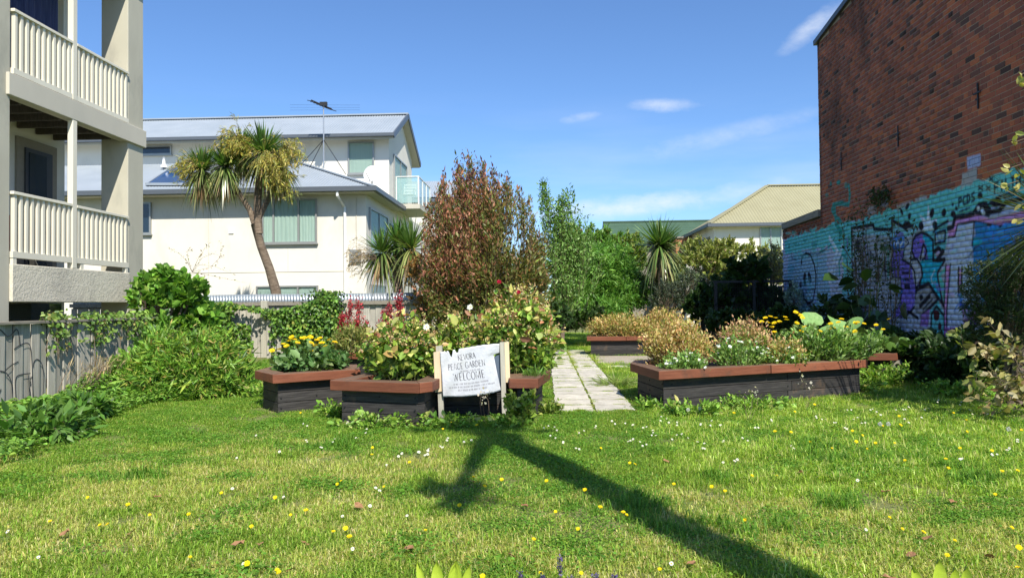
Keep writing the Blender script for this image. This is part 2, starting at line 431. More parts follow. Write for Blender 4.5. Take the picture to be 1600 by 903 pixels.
def inpoly(x, y, poly):
    x = np.asarray(x); y = np.asarray(y); r = np.zeros(x.shape, bool); n = len(poly)
    for i in range(n):
        x0, y0 = poly[i]; x1, y1 = poly[(i + 1) % n]
        if y0 == y1: continue
        c = ((y0 > y) != (y1 > y)) & (x < (x1 - x0) * (y - y0) / (y1 - y0) + x0); r ^= c
    return r

# ---------------------------------------------------------------- ground
m, nt, b = newmat('lawn_turf')
f1 = contrast(nt, tex(nt, 1.4, detail=6), .35, .65); f2 = contrast(nt, tex(nt, 22, detail=6, rough=.7), .3, .7)
c = mix_rgb(nt, f2, (.055, .09, .014), (.17, .22, .045)); c2 = mix_rgb(nt, f2, (.12, .10, .04), (.29, .28, .10))
nt.links.new(mix_rgb(nt, f1, c, c2), b.inputs['Base Color']); b.inputs['Roughness'].default_value = .95
bump(nt, b, tex(nt, 60, detail=6), .8, .02)
M['turf'] = m
o = MB().add([(-300, -60, 0), (300, -60, 0), (300, 500, 0), (-300, 500, 0)], [(0, 1, 2, 3)]).build('lawn', M['turf']); tag(o, 'green lawn dotted with yellow and white flowers', kind='structure')

PAV = []
rowY = [8.62 + i * .468 for i in range(24)]
for i, y in enumerate(rowY):
    for j, x in enumerate((.13, .60)):
        PAV.append((x + .22 + random.uniform(-.006, .006), y + .22 + random.uniform(-.01, .01), random.uniform(-.02, .02)))
for (x, y) in [(1.42, 14.6), (1.9, 14.75), (2.35, 14.6), (-2.62, 9.45), (-2.18, 9.7), (-2.5, 9.95), (-.25, 14.6), (-.72, 14.7)]: PAV.append((x, y, .1))
pth = MB().prism([(.08, 8.6), (1.08, 8.6), (1.08, 19.9), (.08, 19.9)], 0, .006).build('path', M['soil']); tag(pth, 'garden path of two rows of square concrete pavers with weeds in the joints', kind='structure')
pm = []
for q in range(3):
    a, b_ = .221, .214
    bm = MB(); n = 12; ring = []
    for k in range(n):
        t = k / n * 4; s = int(t); u = t - s; cs = [(-1, -1), (1, -1), (1, 1), (-1, 1)]
        p0, p1 = cs[s], cs[(s + 1) % 4]; ring.append(((p0[0] * (1 - u) + p1[0] * u) * a + random.uniform(-.014, .003), (p0[1] * (1 - u) + p1[1] * u) * b_ + random.uniform(-.016, .003)))
    bm.prism(ring, 0, .03); pm.append(bm.mesh('paver', M['paver']))
for i, (x, y, rz) in enumerate(PAV):
    o = link('paver', pm[i % 3], pth); o.location = (x, y, random.uniform(-.004, .006)); o.rotation_euler = (random.uniform(-.012, .012), random.uniform(-.012, .012), rz)
gp = [(1.12, 15.6), (2.6, 15.4), (3.3, 16.5), (3.0, 17.8), (1.15, 17.8)]
tag(MB().prism(gp, 0, .012).build('gravel_patch', M['gravel']), 'patch of tan gravel in front of the far planter', kind='structure')

# ---------------------------------------------------------------- grass
def tuft(kind, nb, rad, h, pal, w=.0035):
    if kind == 'blade':
        p = np.stack([rng.normal(size=nb) * rad * .5, rng.normal(size=nb) * rad * .5, np.zeros(nb)], 1)
        az = rng.random(nb) * 6.283; ln = rng.gamma(4, .28, nb) * h; ln = np.clip(ln, h * .4, h * 2.4)
        out = np.stack([np.cos(az), np.sin(az), np.zeros(nb)], 1); side = np.stack([-np.sin(az), np.cos(az), np.zeros(nb)], 1)
        lean = rng.uniform(.2, 1.3, nb)[:, None]
        mid = p + out * ln[:, None] * .35 * lean + np.array([0, 0, 1]) * ln[:, None] * .6
        tip = p + out * ln[:, None] * .95 * lean + np.array([0, 0, 1]) * ln[:, None] * (1.05 - .45 * lean)
        ww = w * rng.uniform(.7, 1.4, nb)[:, None]
        V = np.stack([p - side * ww, p + side * ww, mid + side * ww * .8, mid - side * ww * .8, tip], 1)
        fc = np.array([0, 1, 2, 0, 2, 3, 3, 2, 4]); fl = (fc[None] + (np.arange(nb) * 5)[:, None]).ravel()
        col = np.repeat(palette(nb, pal, .22), 5, 0)
        me = npmesh('grass_tuft', V.reshape(-1, 3), fl, 3, col, M['grass'], False)
    else:   # low clover / weed leaves
        pos = np.stack([rng.normal(size=nb) * rad * .5, rng.normal(size=nb) * rad * .5, rng.uniform(.008, h, nb)], 1)
        o = leaves('tmp', pos, rdir(nb, .15) * np.array([1, 1, .5]), rdir(nb, 1.8), rng.uniform(.6, 1.3, nb) * w * 4, rng.uniform(.7, 1.2, nb) * w * 3.2, palette(nb, pal, .2), M['grass'], None, 'r')
        me = o.data; bpy.data.objects.remove(o)
    return me
G1 = [(0.242, 0.37, 0.043, 4), (0.162, 0.28, 0.032, 3), (0.347, 0.441, 0.076, 2), (0.53, 0.5, 0.194, 0.7)]
G2 = [(0.549, 0.5, 0.173, 3), (0.413, 0.454, 0.097, 4), (0.635, 0.572, 0.281, 1.6), (0.274, 0.357, 0.059, 2)]
G3 = [(0.116, 0.261, 0.032, 4), (0.179, 0.334, 0.043, 3), (0.253, 0.393, 0.065, 1)]
G4 = [(0.369, 0.5, 0.065, 3), (0.266, 0.405, 0.049, 3), (0.53, 0.536, 0.184, 1)]
tufts = [tuft('blade', 130, .13, .034, G1, .0024), tuft('blade', 130, .13, .029, G1, .0024), tuft('blade', 110, .13, .028, G2, .0023), tuft('blade', 90, .12, .022, G2, .0023),
         tuft('clover', 100, .14, .032, G3, .0036), tuft('clover', 80, .14, .026, G1, .0034), tuft('blade', 110, .10, .055, G3, .003), tuft('blade', 120, .12, .036, G4, .0026)]
tcol = bpy.data.collections.new('grass_tufts')
for i, me in enumerate(tufts):
    o = bpy.data.objects.new('grass_tuft_%d' % i, me); tcol.objects.link(o)
def vnoise(x, y, s, seed=0):
    xs, ys = x * s, y * s; xi, yi = np.floor(xs).astype(int), np.floor(ys).astype(int); fx, fy = xs - xi, ys - yi
    fx = fx * fx * (3 - 2 * fx); fy = fy * fy * (3 - 2 * fy)
    def h(a, b): return (np.sin(a * 127.1 + b * 311.7 + seed * 17.3) * 43758.5453) % 1.0
    return (h(xi, yi) * (1 - fx) + h(xi + 1, yi) * fx) * (1 - fy) + (h(xi, yi + 1) * (1 - fx) + h(xi + 1, yi + 1) * fx) * fy
P = []
for (y0, y1, xw, dens) in [(1.8, 5.2, 1, 340), (5.2, 8.5, 1, 230), (8.5, 14, 1, 140), (14, 32, 1, 42)]:
    xa = lambda y: .82 * y + .8
    n = int(dens * (xa(y0) + xa(y1)) * (y1 - y0)); y = rng.uniform(y0, y1, n); x = rng.uniform(-1, 1, n) * xa(y)
    P.append(np.stack([x, y], 1))
P = np.concatenate(P); x, y = P[:, 0], P[:, 1]
ok = (x > -6.5) & (x < 6.35)
for k, po in PL.items():
    cxy = np.mean(po, 0); ok &= ~inpoly(x, y, [tuple((np.array(q) - cxy) * .97 + cxy) for q in po])
inpath = (x > .10) & (x < 1.07) & (y > 8.6) & (y < 20)
joint = inpath & ((np.abs(x - .592) < .012) | ((np.abs(((y - 8.62 + .01) % .468)) < .045) & (vnoise(x, y, 3.0, 5) > .3)))
ok &= (~inpath) | (joint & (rng.random(len(x)) < .9)); ok &= ~inpoly(x, y, gp) | (rng.random(len(x)) < .05)
for (a, b_, r_) in PAV[-8:]: ok &= ~((np.abs(x - a) < .22) & (np.abs(y - b_) < .2))
ok &= ~((vnoise(x, y, 1.9, 21) * .6 + vnoise(x, y, 5.5, 22) * .4 > .60) & (rng.random(len(x)) < .62))
x, y = x[ok], y[ok]; inpath = inpath[ok]; N = len(x)
# weeds rooted in the joints of the path
jx, jy = [], []
for i_, yy_ in enumerate([8.62 + k * .468 for k in range(24)]):
    for j_ in (0, 1):
        amt_ = random.choice([0, .5, .8, 1, 1]); u0_, u1_ = sorted((random.random(), random.random()))
        if random.random() < .5: u0_, u1_ = 0, 1
        for k in range(int(40 * amt_)):
            t_ = random.uniform(u0_, u1_); jx.append(.13 + .468 * j_ + t_ * .45); jy.append(yy_ - .012 + random.gauss(0, .014))
    for k in range(16): jx.append(.597 + random.gauss(0, .010 + .022 * max(0, math.sin(i_ * .8)))); jy.append(yy_ + random.random() * .47)
x = np.concatenate([x, jx]); y = np.concatenate([y, jy]); inpath = np.concatenate([inpath, np.ones(len(jx), bool)]); N = len(x)
dry = vnoise(x, y, .7, 1) * .6 + vnoise(x, y, 2.3, 2) * .4 + np.clip((5.6 - y) * .09, -.25, .16)
clo = vnoise(x, y, .9, 3) * .6 + vnoise(x, y, 3.1, 4) * .4 + np.clip((y - 5.6) * .10, -.3, .20) + np.where(x < -2.5, .06, 0)
u = rng.random(N)
var = np.where(u < .5, 0, 1)
var = np.where((dry > .52) & (u < .82), np.where(u < .4, 2, 3), var)
var = np.where((clo > .5) & (u > .3), np.where(u < .8, 4, 5), var)
var = np.where((vnoise(x, y, 1.7, 9) > .84) & (u > .72), 6, var)
var = np.where((x > 1.0) & (dry < .62) & (u < .42), 7, var)
rosc = (vnoise(x, y, 4.3, 41) > .80) & (u > .35) & (~inpath) & (y < 13)
var = np.where(rosc, 4, var)
var = np.where(inpath, np.where(u < .6, 5, 2), var)
sc = rng.uniform(.60, 1.12, N) * np.where(y > 14, 1.45, 1) * np.where(inpath, .42, 1) * np.where(rosc, 1.35, 1)
me = bpy.data.meshes.new('grass'); me.vertices.add(N); me.vertices.foreach_set('co', np.stack([x, y, np.where(inpath, .021, .0)], 1).astype(np.float32).ravel())
a = me.attributes.new('vi', 'INT', 'POINT'); a.data.foreach_set('value', var.astype(np.int32))
a = me.attributes.new('vs', 'FLOAT', 'POINT'); a.data.foreach_set('value', sc.astype(np.float32))
a = me.attributes.new('vr', 'FLOAT', 'POINT'); a.data.foreach_set('value', (rng.random(N) * 6.283).astype(np.float32))
go = link('grass', me); tag(go, 'short mown grass with clover and dry patches', kind='stuff')
ng = bpy.data.node_groups.new('scatter', 'GeometryNodeTree')
ng.interface.new_socket('Geometry', in_out='INPUT', socket_type='NodeSocketGeometry'); ng.interface.new_socket('Geometry', in_out='OUTPUT', socket_type='NodeSocketGeometry')
gi = ng.nodes.new('NodeGroupInput'); gq = ng.nodes.new('NodeGroupOutput'); ip = ng.nodes.new('GeometryNodeInstanceOnPoints'); ci = ng.nodes.new('GeometryNodeCollectionInfo')
ci.inputs['Collection'].default_value = tcol; ci.inputs['Separate Children'].default_value = True; ci.inputs['Reset Children'].default_value = True
ip.inputs['Pick Instance'].default_value = True
def nattr(nm, ty):
    n = ng.nodes.new('GeometryNodeInputNamedAttribute'); n.data_type = ty; n.inputs[0].default_value = nm; return n.outputs['Attribute']
mtp = ng.nodes.new('GeometryNodeMeshToPoints')
cx = ng.nodes.new('ShaderNodeCombineXYZ'); ng.links.new(nattr('vr', 'FLOAT'), cx.inputs[2])
ng.links.new(gi.outputs[0], ip.inputs['Points']); ng.links.new(ci.outputs[0], ip.inputs['Instance']); ng.links.new(nattr('vi', 'INT'), ip.inputs['Instance Index'])
ng.links.new(cx.outputs[0], ip.inputs['Rotation']); ng.links.new(nattr('vs', 'FLOAT'), ip.inputs['Scale']); ng.links.new(ip.outputs[0], gq.inputs[0])
go.modifiers.new('scatter', 'NODES').node_group = ng

# ---------------------------------------------------------------- corrugated sheets
def sheet(mb, O, U, V, nu, lohi, amp, pitch, thick=0):
    """sheet from origin O: u runs 0..nu along U, v from lo(u) to hi(u) along V; ridges run up the slope"""
    O, U, V = Vector(O), Vector(U).normalized(), Vector(V).normalized(); N = U.cross(V).normalized()
    n = max(2, int(nu / pitch * 4)); vs = []; fs = []
    for i in range(n + 1):
        u = nu * i / n; lo, hi = lohi(u); w = amp * math.sin(u / pitch * 2 * math.pi)
        vs += [O + U * u + V * lo + N * w, O + U * u + V * hi + N * w]
        if i: fs.append((2 * i - 2, 2 * i, 2 * i + 1, 2 * i - 1))
    mb.add(vs, fs)

# ---------------------------------------------------------------- left apartment block
X0 = -7.5
ap = root('apartment_block', 'cream rendered apartment block with two slatted balconies at the left edge', 'building', (-8.5, 11.5, 0))
box('wall', M['render_cream'], ap, -15, -8.7, 4, 13.05, 0, 9.5)
box('column', M['render_grey'], ap, -8.0, X0, 13.02, 13.53, 0, 9.5, .01)
box('column', M['render_grey'], ap, -8.15, X0, 9.2, 10.06, 0, 9.5, .01)
box('fascia_beam', M['fascia'], ap, -7.64, -7.455, 9.98, 13.56, 4.275, 4.59, .006)
box('fascia_beam', M['fascia'], ap, -7.64, -7.455, 9.98, 13.56, 7.12, 7.44, .006)
box('lower_beam', M['stucco'], ap, -7.68, -7.46, 10.065, 13.018, 1.365, 1.90, .01)
for z in (1.78, 4.44, 7.30): box('balcony_floor', M['joist'], ap, -8.7, -7.64, 9.2, 13.02, z, z + .07)
for z in (4.26, 7.11):
    for i in range(8):
        y = 9.55 + i * .45; box('joist', M['joist'], ap, -8.68, -7.65, y, y + .05, z, z + .18)
def balustrade(y0, y1, zb, zt, n, bh=.09):
    t = box('balustrade', M['white_paint'], ap, X0 - .065, X0 + .045, y0, y1, zt - .045, zt, .004)
    box('bottom_rail', M['white_paint'], t, X0 - .055, X0 + .035, y0, y1, zb, zb + bh)
    bm = MB().box(-.035, .035, -.023, .023, 0, zt - zb - bh - .047).mesh('baluster', M['white_paint'])
    for i in range(n):
        o = link('baluster', bm, t); o.location = (X0 - .01, y0 + .065 + i * (y1 - y0 - .12) / (n - 1), zb + bh + .001)
balustrade(10.08, 11.385, 1.99, 2.93, 11); balustrade(11.505, 12.985, 1.99, 2.92, 12)
balustrade(10.08, 11.385, 4.60, 5.53, 11, .08); balustrade(11.505, 12.985, 4.60, 5.53, 12, .08)
for z0, z1 in ((1.903, 4.272), (4.593, 7.115)): box('post', M['white_paint'], ap, -7.55, -7.455 - .004, 11.39, 11.50, z0, z1, .006)
for y in (10.09, 11.62, 12.9): box('post_foot', M['white_paint'], ap, -7.54, -7.47, y, y + .07, 1.902, 1.988)
dr = box('door_surround', M['taupe'], ap, -8.7, -8.66, 11.78, 12.78, 1.86, 4.13)
fr = box('door', M['trim_dark'], dr, -8.66, -8.63, 11.95, 12.62, 1.86, 3.97)
box('pane', M['dark_glass'], fr, -8.63, -8.615, 12.02, 12.45, 1.95, 3.90); box('handle', M['steel'], fr, -8.63, -8.57, 12.53, 12.56, 2.85, 3.02)
dr = box('window_frame', M['trim_dark'], ap, -8.7, -8.66, 10.55, 12.75, 4.9, 6.8)
vs = []; fs = []
for i in range(61):
    y = 10.6 + i * 2.1 / 60; xx = -8.60 + .03 * math.sin(i * 1.1) + .015 * math.sin(i * .37); vs += [(xx, y, 5.0 + .1 * math.sin(i * .1)), (xx, y, 6.78)]
    if i: fs.append((2 * i - 2, 2 * i, 2 * i + 1, 2 * i - 1))
MB().add(vs, fs).build('curtain', M['navy'], dr)
box('corner_post', M['white_paint'], ap, -8.70, -8.60, 12.86, 13.06, 4.51, 7.29)
box('ground_door', M['white_paint'], ap, -8.70, -8.64, 10.95, 11.25, 0, 1.36); box('brown_blind', M['bark'], ap, -8.70, -8.62, 10.3, 10.75, 0, 1.36)
box('ground_window', M['dark_glass'], ap, -8.70, -8.65, 11.3, 12.9, .3, 1.36)
def cloth(name, label, cat, mat, y0, y1, z0, z1, x=-7.72, slant=0):
    mb = MB(); n = 14; vs = []; fs = []
    for i in range(n + 1):
        for j in range(7):
            u, v = i / n, j / 6; vs.append((x + .018 * math.sin(u * 9 + v * 2) + .01 * math.sin(v * 7), y0 + (y1 - y0) * u + slant * (1 - v) * .5, z0 + (z1 - z0) * v + .03 * math.sin(u * 5) * (1 - v)))
            if i and j: a = i * 7 + j; fs.append((a - 8, a - 1, a, a - 7))
    o = mb.add(vs, fs).build(name, mat, None, True); tag(o, label, cat); sd = o.modifiers.new('thick', 'SOLIDIFY'); sd.thickness = .006; return o
cloth('towel', 'red cloth hanging at the near end of the lower balcony', 'cloth', M['red_cloth'], 10.12, 10.42, 2.0, 2.62)
cloth('towel', 'pink cloth behind the slats of the lower balcony', 'cloth', M['pink_cloth'], 10.62, 10.85, 2.32, 2.55)
cloth('towel', 'turquoise towel slung inside the lower balcony rail beside the middle post', 'towel', M['teal_cloth'], 11.54, 11.68, 2.48, 2.80, -7.62, .1)
m_ = MB()
for s in (0, .5): m_.tube([(-8.2, 10.3 + s, 1.86), (-7.95, 11.2 + s, 2.6)], .012, 5); m_.tube([(-8.2, 11.2 + s, 1.86), (-7.95, 10.3 + s, 2.6)], .012, 5)
for k in range(5): m_.tube([(-7.95 - .05 * k, 10.3, 2.6 + .01 * k), (-7.95 - .05 * k, 11.7, 2.6 + .01 * k)], .008, 5)
r_ = m_.build('drying_rack', M['steel']); tag(r_, 'folding metal clothes rack standing on the lower balcony', 'clothes rack')

# ---------------------------------------------------------------- left paling fence with spray tag
lf = root('paling_fence', 'weathered grey paling fence with black spray tag along the left boundary', 'fence', (-6.5, 9, 0))
pms = []
for q in range(5):
    w = .15 + random.uniform(-.008, .008); pms.append((w, MB().box(-.009, .009, 0, w, 0, 1.075).mesh('paling', M['paling'])))
y = 4.2; i = 0
while y < 12.6:
    w, me = random.choice(pms)
    o = link('paling', me, lf); o.location = (-6.5 + (.010 if i % 2 else -.010), y, random.uniform(-.01, .0)); o.rotation_euler = (random.uniform(-.004, .004), 0, random.uniform(-.03, .03)); y += w + (.012 if i % 3 else .004); i += 1
box('capping', M['cap_old'], lf, -6.60, -6.43, 4.2, 12.7, 1.076, 1.112, .004)
for z in (.25, .85): box('fence_rail', M['cap_old'], lf, -6.60, -6.525, 4.2, 12.7, z, z + .09)
for y in (4.3, 6.8, 9.3, 11.8): box('fence_post', M['post_grey'], lf, -6.71, -6.605, y, y + .1, 0, 1.07)
def ribbon(mb, pts, w, x):
    P_ = [Vector((x, p[1], p[2])) for p in pts]
    # smooth once (Chaikin)
    for _ in range(2):
        Q = [P_[0]]
        for a, b in zip(P_, P_[1:]): Q += [a * .75 + b * .25, a * .25 + b * .75]
        Q.append(P_[-1]); P_ = Q
    vs = []; fs = []
    for i, p in enumerate(P_):
        d = (P_[min(i + 1, len(P_) - 1)] - P_[max(i - 1, 0)]).normalized(); s = Vector((0, -d.z, d.y)) * w / 2
        vs += [p - s, p + s]
        if i: fs.append((2 * i - 2, 2 * i - 1, 2 * i + 1, 2 * i))
    mb.add(vs, fs)
mb = MB()
for st in [[(0, 175), (20, 190), (50, 225), (80, 228), (110, 190), (135, 165), (150, 220), (158, 300)], [(110, 330), (150, 300), (200, 280), (230, 285), (243, 320), (250, 430), (255, 540), (262, 730)],
           [(262, 470), (262, 440), (275, 415), (293, 405), (320, 425), (338, 470), (345, 560), (335, 740)], [(0, 500), (40, 505), (75, 545), (95, 600), (100, 820)],
           [(40, 500), (80, 460), (145, 425)], [(130, 790), (122, 640), (122, 560), (140, 530), (240, 518)], [(225, 530), (228, 620), (230, 740)],
           [(255, 540), (235, 570), (245, 600), (232, 640), (240, 680), (235, 740)], [(0, 860), (-20, 700), (10, 640)]]:
    ribbon(mb, [PX(a / 5.017, 480 + b / 5.017, -6.475) for a, b in st], .014, -6.475)
sd = mb.build('spray_tag', M['spray'], lf)

# ---------------------------------------------------------------- back fence with corrugated iron
bf = root('back_fence', 'grey paling back fence topped with corrugated iron in front of the white house', 'fence', (-6, 18.3, 0))
me = MB().box(0, .142, -.01, .01, 0, 1.30).mesh('paling', M['paling'])
x = -12.0; i = 0
while x < -3.05:
    o = link('paling', me, bf); o.location = (x, 18.30 + (.012 if i % 2 else -.012), random.uniform(-.03, .01)); x += .15; i += 1
box('fence_rail', M['cap_old'], bf, -12, -3.0, 18.20, 18.28, 1.30, 1.39)
for x in (-9.3, -7.06, -5.0, -3.06): box('fence_post', M['post_grey'], bf, x, x + .17, 18.12, 18.275, 0, 1.50 if x > -3.2 else 1.42, .01)
mb = MB(); sheet(mb, (-12, 18.34, 1.25), (1, 0, 0), (0, 0, 1), 8.95, lambda u: (0, .335 + .004 * math.sin(u * 3)), .010, .076)
o = mb.build('corrugated_iron', M['galv'], bf, True); s_ = o.modifiers.new('t', 'SOLIDIFY'); s_.thickness = .002
# pale leaning boards beside the post
for k in range(3):
    o = box('leaning_board', M['paling'], bf, -6.86 + k * .13, -6.75 + k * .13, 18.0 - k * .0, 18.02, 0, 1.05 + .09 * k); 

# ---------------------------------------------------------------- white two-storey house
wh = root('white_house', 'cream two storey house with grey corrugated roofs behind the back fence', 'building', (-10, 22.5, 0))
WX, WF, UF = -5.45, 22.5, 25.7
box('lower_wall', M['render_cream'], wh, -19, WX, WF, 33, 0, 4.80)
MB().prismx([(UF, 4.7), (30.2, 4.7), (30.2, 7.28), (27.95, 8.38), (UF, 7.28)], -19, WX + .05).build('upper_wall', M['render_cream'], wh)
# upper roof: two slopes meeting at a ridge along x
ey, ez, ry, rz = 25.2, 7.17, 27.95, 8.52
xr = -5.12
mb = MB(); sl_ = math.hypot(ry - ey, rz - ez)
sheet(mb, (-19, ey, ez + .05), (1, 0, 0), (0, ry - ey, rz - ez), 19 + xr, lambda u: (0, sl_), .012, .10)
sheet(mb, (xr, 2 * ry - ey, ez + .05), (-1, 0, 0), (0, -(ry - ey), rz - ez), 19 + xr, lambda u: (0, sl_), .012, .10)
mb.build('upper_roof', M['roof'], wh, True)
mb = MB().prismx([(ey, ez - .02), (ry, rz - .02), (2 * ry - ey, ez - .02), (2 * ry - ey, ez - .14), (ry, rz - .14), (ey, ez - .14)], -19, xr - .02)
mb.build('upper_soffit', M['fascia'], wh)
mb = MB(); mb.beam((xr, ey - .02, ez - .03), (xr, ry, rz), .05, .19); mb.beam((xr, ry, rz), (xr, 2 * ry - ey + .02, ez - .03), .05, .19); mb.build('barge_board', M['gutter'], wh)
mb = MB(); mb.beam((-19, ry, rz + .06), (xr + .03, ry, rz + .06), .3, .05); mb.build('ridge_cap', M['roof'], wh)
box('upper_gutter', M['gutter'], wh, -19, xr + .03, ey - .12, ey - .01, ez - .07, ez + .05, .01)
# lower hip roof
sx, sy, z0 = -5.10, 22.02, 4.86; run = UF - sy; sp = .42
Ls = math.hypot(run, run * sp)
mb = MB()
sheet(mb, (-19, sy, z0), (1, 0, 0), (0, 1, sp), 19 + sx, lambda u: (0, Ls * min(1, (19 + sx - u) / run)), .012, .10)
sheet(mb, (sx, sy, z0), (0, 1, 0), (-1, 0, sp), run, lambda u: (0, Ls * u / run), .012, .10)
mb.build('lower_roof', M['roof'], wh, True)
mb = MB(); mb.beam((sx, sy, z0 + .03), (sx - run, sy + run, z0 + run * sp + .03), .16, .035); mb.build('hip_cap', M['roof'], wh)
mb = MB().box(-19, sx, sy - .01, WF + .1, z0 - .16, z0 - .03); mb.box(WX - .1, sx, WF + .1, 26.6, z0 - .161, z0 - .031); mb.build('lower_soffit', M['fascia'], wh)
mb = MB().box(-19, sx + .11, sy - .12, sy - .012, z0 - .13, z0 + .01); mb.box(sx + .002, sx + .11, sy - .01, 26.7, z0 - .13, z0 + .01); mb.build('lower_gutter', M['gutter'], wh)
mb = MB(); dx = PY(540, 400, WF)[0]
mb.tube([(dx - .1, sy - .05, z0 - .12), (dx - .1, sy - .05, z0 - .25), (dx, WF - .06, z0 - .55), (dx, WF - .06, .2)], .045, 8); mb.build('downpipe', M['white_metal'], wh)
mb = MB(); mb.box(-10.4, -10.39, WF - .004, WF, .1, 4.6); mb.box(-7.9, -7.89, WF - .004, WF, 2.36, 3.1); mb.box(-19, WX + .004, WF - .012, WF, 2.34, 2.352); mb.build('render_joint', M['fascia'], wh)

MB().box(-9.75, -9.6, WF - .03, WF, 3.55, 3.7).build('wall_vent', M['white_metal'], wh); MB().tube([(-5.75, WF - .02, 4.6), (-5.75, WF - .02, 3.0)], .012, 5).build('conduit', M['fascia'], wh)
box('meter_box', M['alum'], wh, -5.95, -5.6, WF - .08, WF, 2.6, 3.0)
def window(parent, axis, plane, a0, a1, z0, z1, splits, kind='curtain', out=1, frame=None):
    """axis 'y': faces -y at y=plane, a = x.  axis 'x': faces +x at x=plane, a = y"""
    def bx(mb, u0, u1, d0, d1, w0, w1):
        if axis == 'y': mb.box(u0, u1, plane - d1, plane - d0, w0, w1)
        else: mb.box(plane + d0, plane + d1, u0, u1, w0, w1)
        return mb
    fw = .05; mb = MB(); e = .001
    for u0, u1, w0, w1 in ((a0, a1, z0, z0 + fw), (a0, a1, z1 - fw, z1), (a0, a0 + fw, z0 + fw, z1 - fw), (a1 - fw, a1, z0 + fw, z1 - fw)): bx(mb, u0, u1, 0, .07, w0, w1)
    for s in splits: bx(mb, s - fw / 2, s + fw / 2, .0, .065, z0 + fw, z1 - fw)
    bx(mb, a0 - .03, a1 + .03, 0, .10, z0 - .04, z0 - .001)
    w = mb.build('window', frame or M['alum'], parent)
    e = [a0] + list(splits) + [a1]
    for p, q in zip(e, e[1:]):
        if kind == 'curtain':
            vs = []; fs = []; n = 28
            for i in range(n + 1):
                u = p + .03 + (q - p - .06) * i / n; dd = .018 + .010 * math.sin(i * 1.25 + p * 5) + .004 * math.sin(i * 3.1)
                for zz in (z0 + .04, z1 - .04): vs.append((u, plane - dd, zz) if axis == 'y' else (plane + dd, u, zz))
                if i: fs.append((2 * i - 2, 2 * i, 2 * i + 1, 2 * i - 1) if axis == 'y' else (2 * i - 2, 2 * i, 2 * i + 1, 2 * i - 1))
            MB().add(vs, fs).build('curtain', M['curtain'], w, True)
        elif kind == 'blind':
            mb = MB(); n = int((z1 - z0) / .05)
            for i in range(n): bx(mb, p + .04, q - .04, .012, .022, z0 + .05 + i * (z1 - z0 - .1) / n, z0 + .05 + (i + .86) * (z1 - z0 - .1) / n)
            mb.build('blind', M['curtain'], w)
        bx(MB(), p + .02, q - .02, .040, .046, z0 + .02, z1 - .02).build('pane', M['glass'] if kind in ('curtain', 'blind') else M['dark_glass'], w)
    return w
def wpx(px0, py0, px1, py1, splits, kind='curtain', Y=WF):
    p, q = PY(px0, py0, Y), PY(px1, py1, Y); window(wh, 'y', Y, p[0], q[0], q[2], p[2], [PY(s, py0, Y)[0] for s in splits], kind)
wpx(410, 312, 496, 380, [428, 467]); wpx(401, 447, 498, 480, [466], 'blind'); wpx(212, 317, 237, 366, [], 'dark')
wpx(544, 222, 585, 272, [], 'blind', UF); wpx(205, 229, 269, 242, [], 'dark', UF)
p, q = PX(576, 320, WX), PX(604, 366, WX); window(wh, 'x', WX, p[1], q[1], 2.9, 4.35, [p[1] + (q[1] - p[1]) * .5], 'curtain')
window(wh, 'x', WX, p[1], q[1] - .4, 1.2, 1.95, [], 'dark')
p, q = PX(614, 232, WX + .05), PX(634, 275, WX + .05); window(wh, 'x', WX + .05, p[1], q[1], 4.95, 6.75, [(p[1] + q[1]) / 2], 'blind')
window(wh, 'x', WX, 26.0, 27.0, 2.8, 4.2, [26.5], 'blind')
# balcony
by0, by1, bx1, bz = 26.75, 29.4, PY(654, 300, 26.75)[0], 4.80
box('balcony_slab', M['fascia'], wh, WX + .06, bx1 + .05, by0 - .05, by1, bz, bz + .17)
zt = PY(635, 277, 26.75)[2]
box('glass_panel', M['balcony_glass'], wh, WX + .12, bx1 - .03, by0, by0 + .012, bz + .22, zt)
for k in range(3): box('glass_panel', M['balcony_glass'], wh, bx1 - .006, bx1 + .006, by0 + .06 + k * .88, by0 + .88 + k * .88, bz + .22, zt)
for (x, y) in [(WX + .09, by0), (bx1, by0)] + [(bx1, by0 + .88 * (k + 1)) for k in range(3)]: box('rail_post', M['white_metal'], wh, x - .025, x + .025, y - .02, y + .03, bz + .17, zt + .03)
MB().beam((WX + .09, by0, zt + .02), (bx1, by0, zt + .02), .05, .03).build('hand_rail', M['white_metal'], wh)
MB().beam((bx1, by0, zt + .021), (bx1, by1, zt + .021), .05, .03).build('hand_rail', M['white_metal'], wh)
mb = MB(); cxx, cyy, cz = -5.0, 27.3, bz + .17
for sx_ in (-.22, .22):
    mb.tube([(cxx + sx_, cyy - .2, cz), (cxx + sx_, cyy - .2, cz + .62), (cxx + sx_, cyy + .22, cz + .64), (cxx + sx_, cyy + .3, cz)], .014, 6)
    mb.tube([(cxx + sx_, cyy + .2, cz + .42), (cxx + sx_, cyy + .3, cz + .85)], .014, 6)
mb.box(cxx - .22, cxx + .22, cyy - .2, cyy + .22, cz + .40, cz + .43)
for k in range(4): mb.beam((cxx - .22, cyy + .21 + .02 * k, cz + .5 + k * .11), (cxx + .22, cyy + .21 + .02 * k, cz + .5 + k * .11), .015, .04)
tag(mb.build('balcony_chair', M['white_metal']), 'white slatted chair on the glass balcony of the house', 'chair')
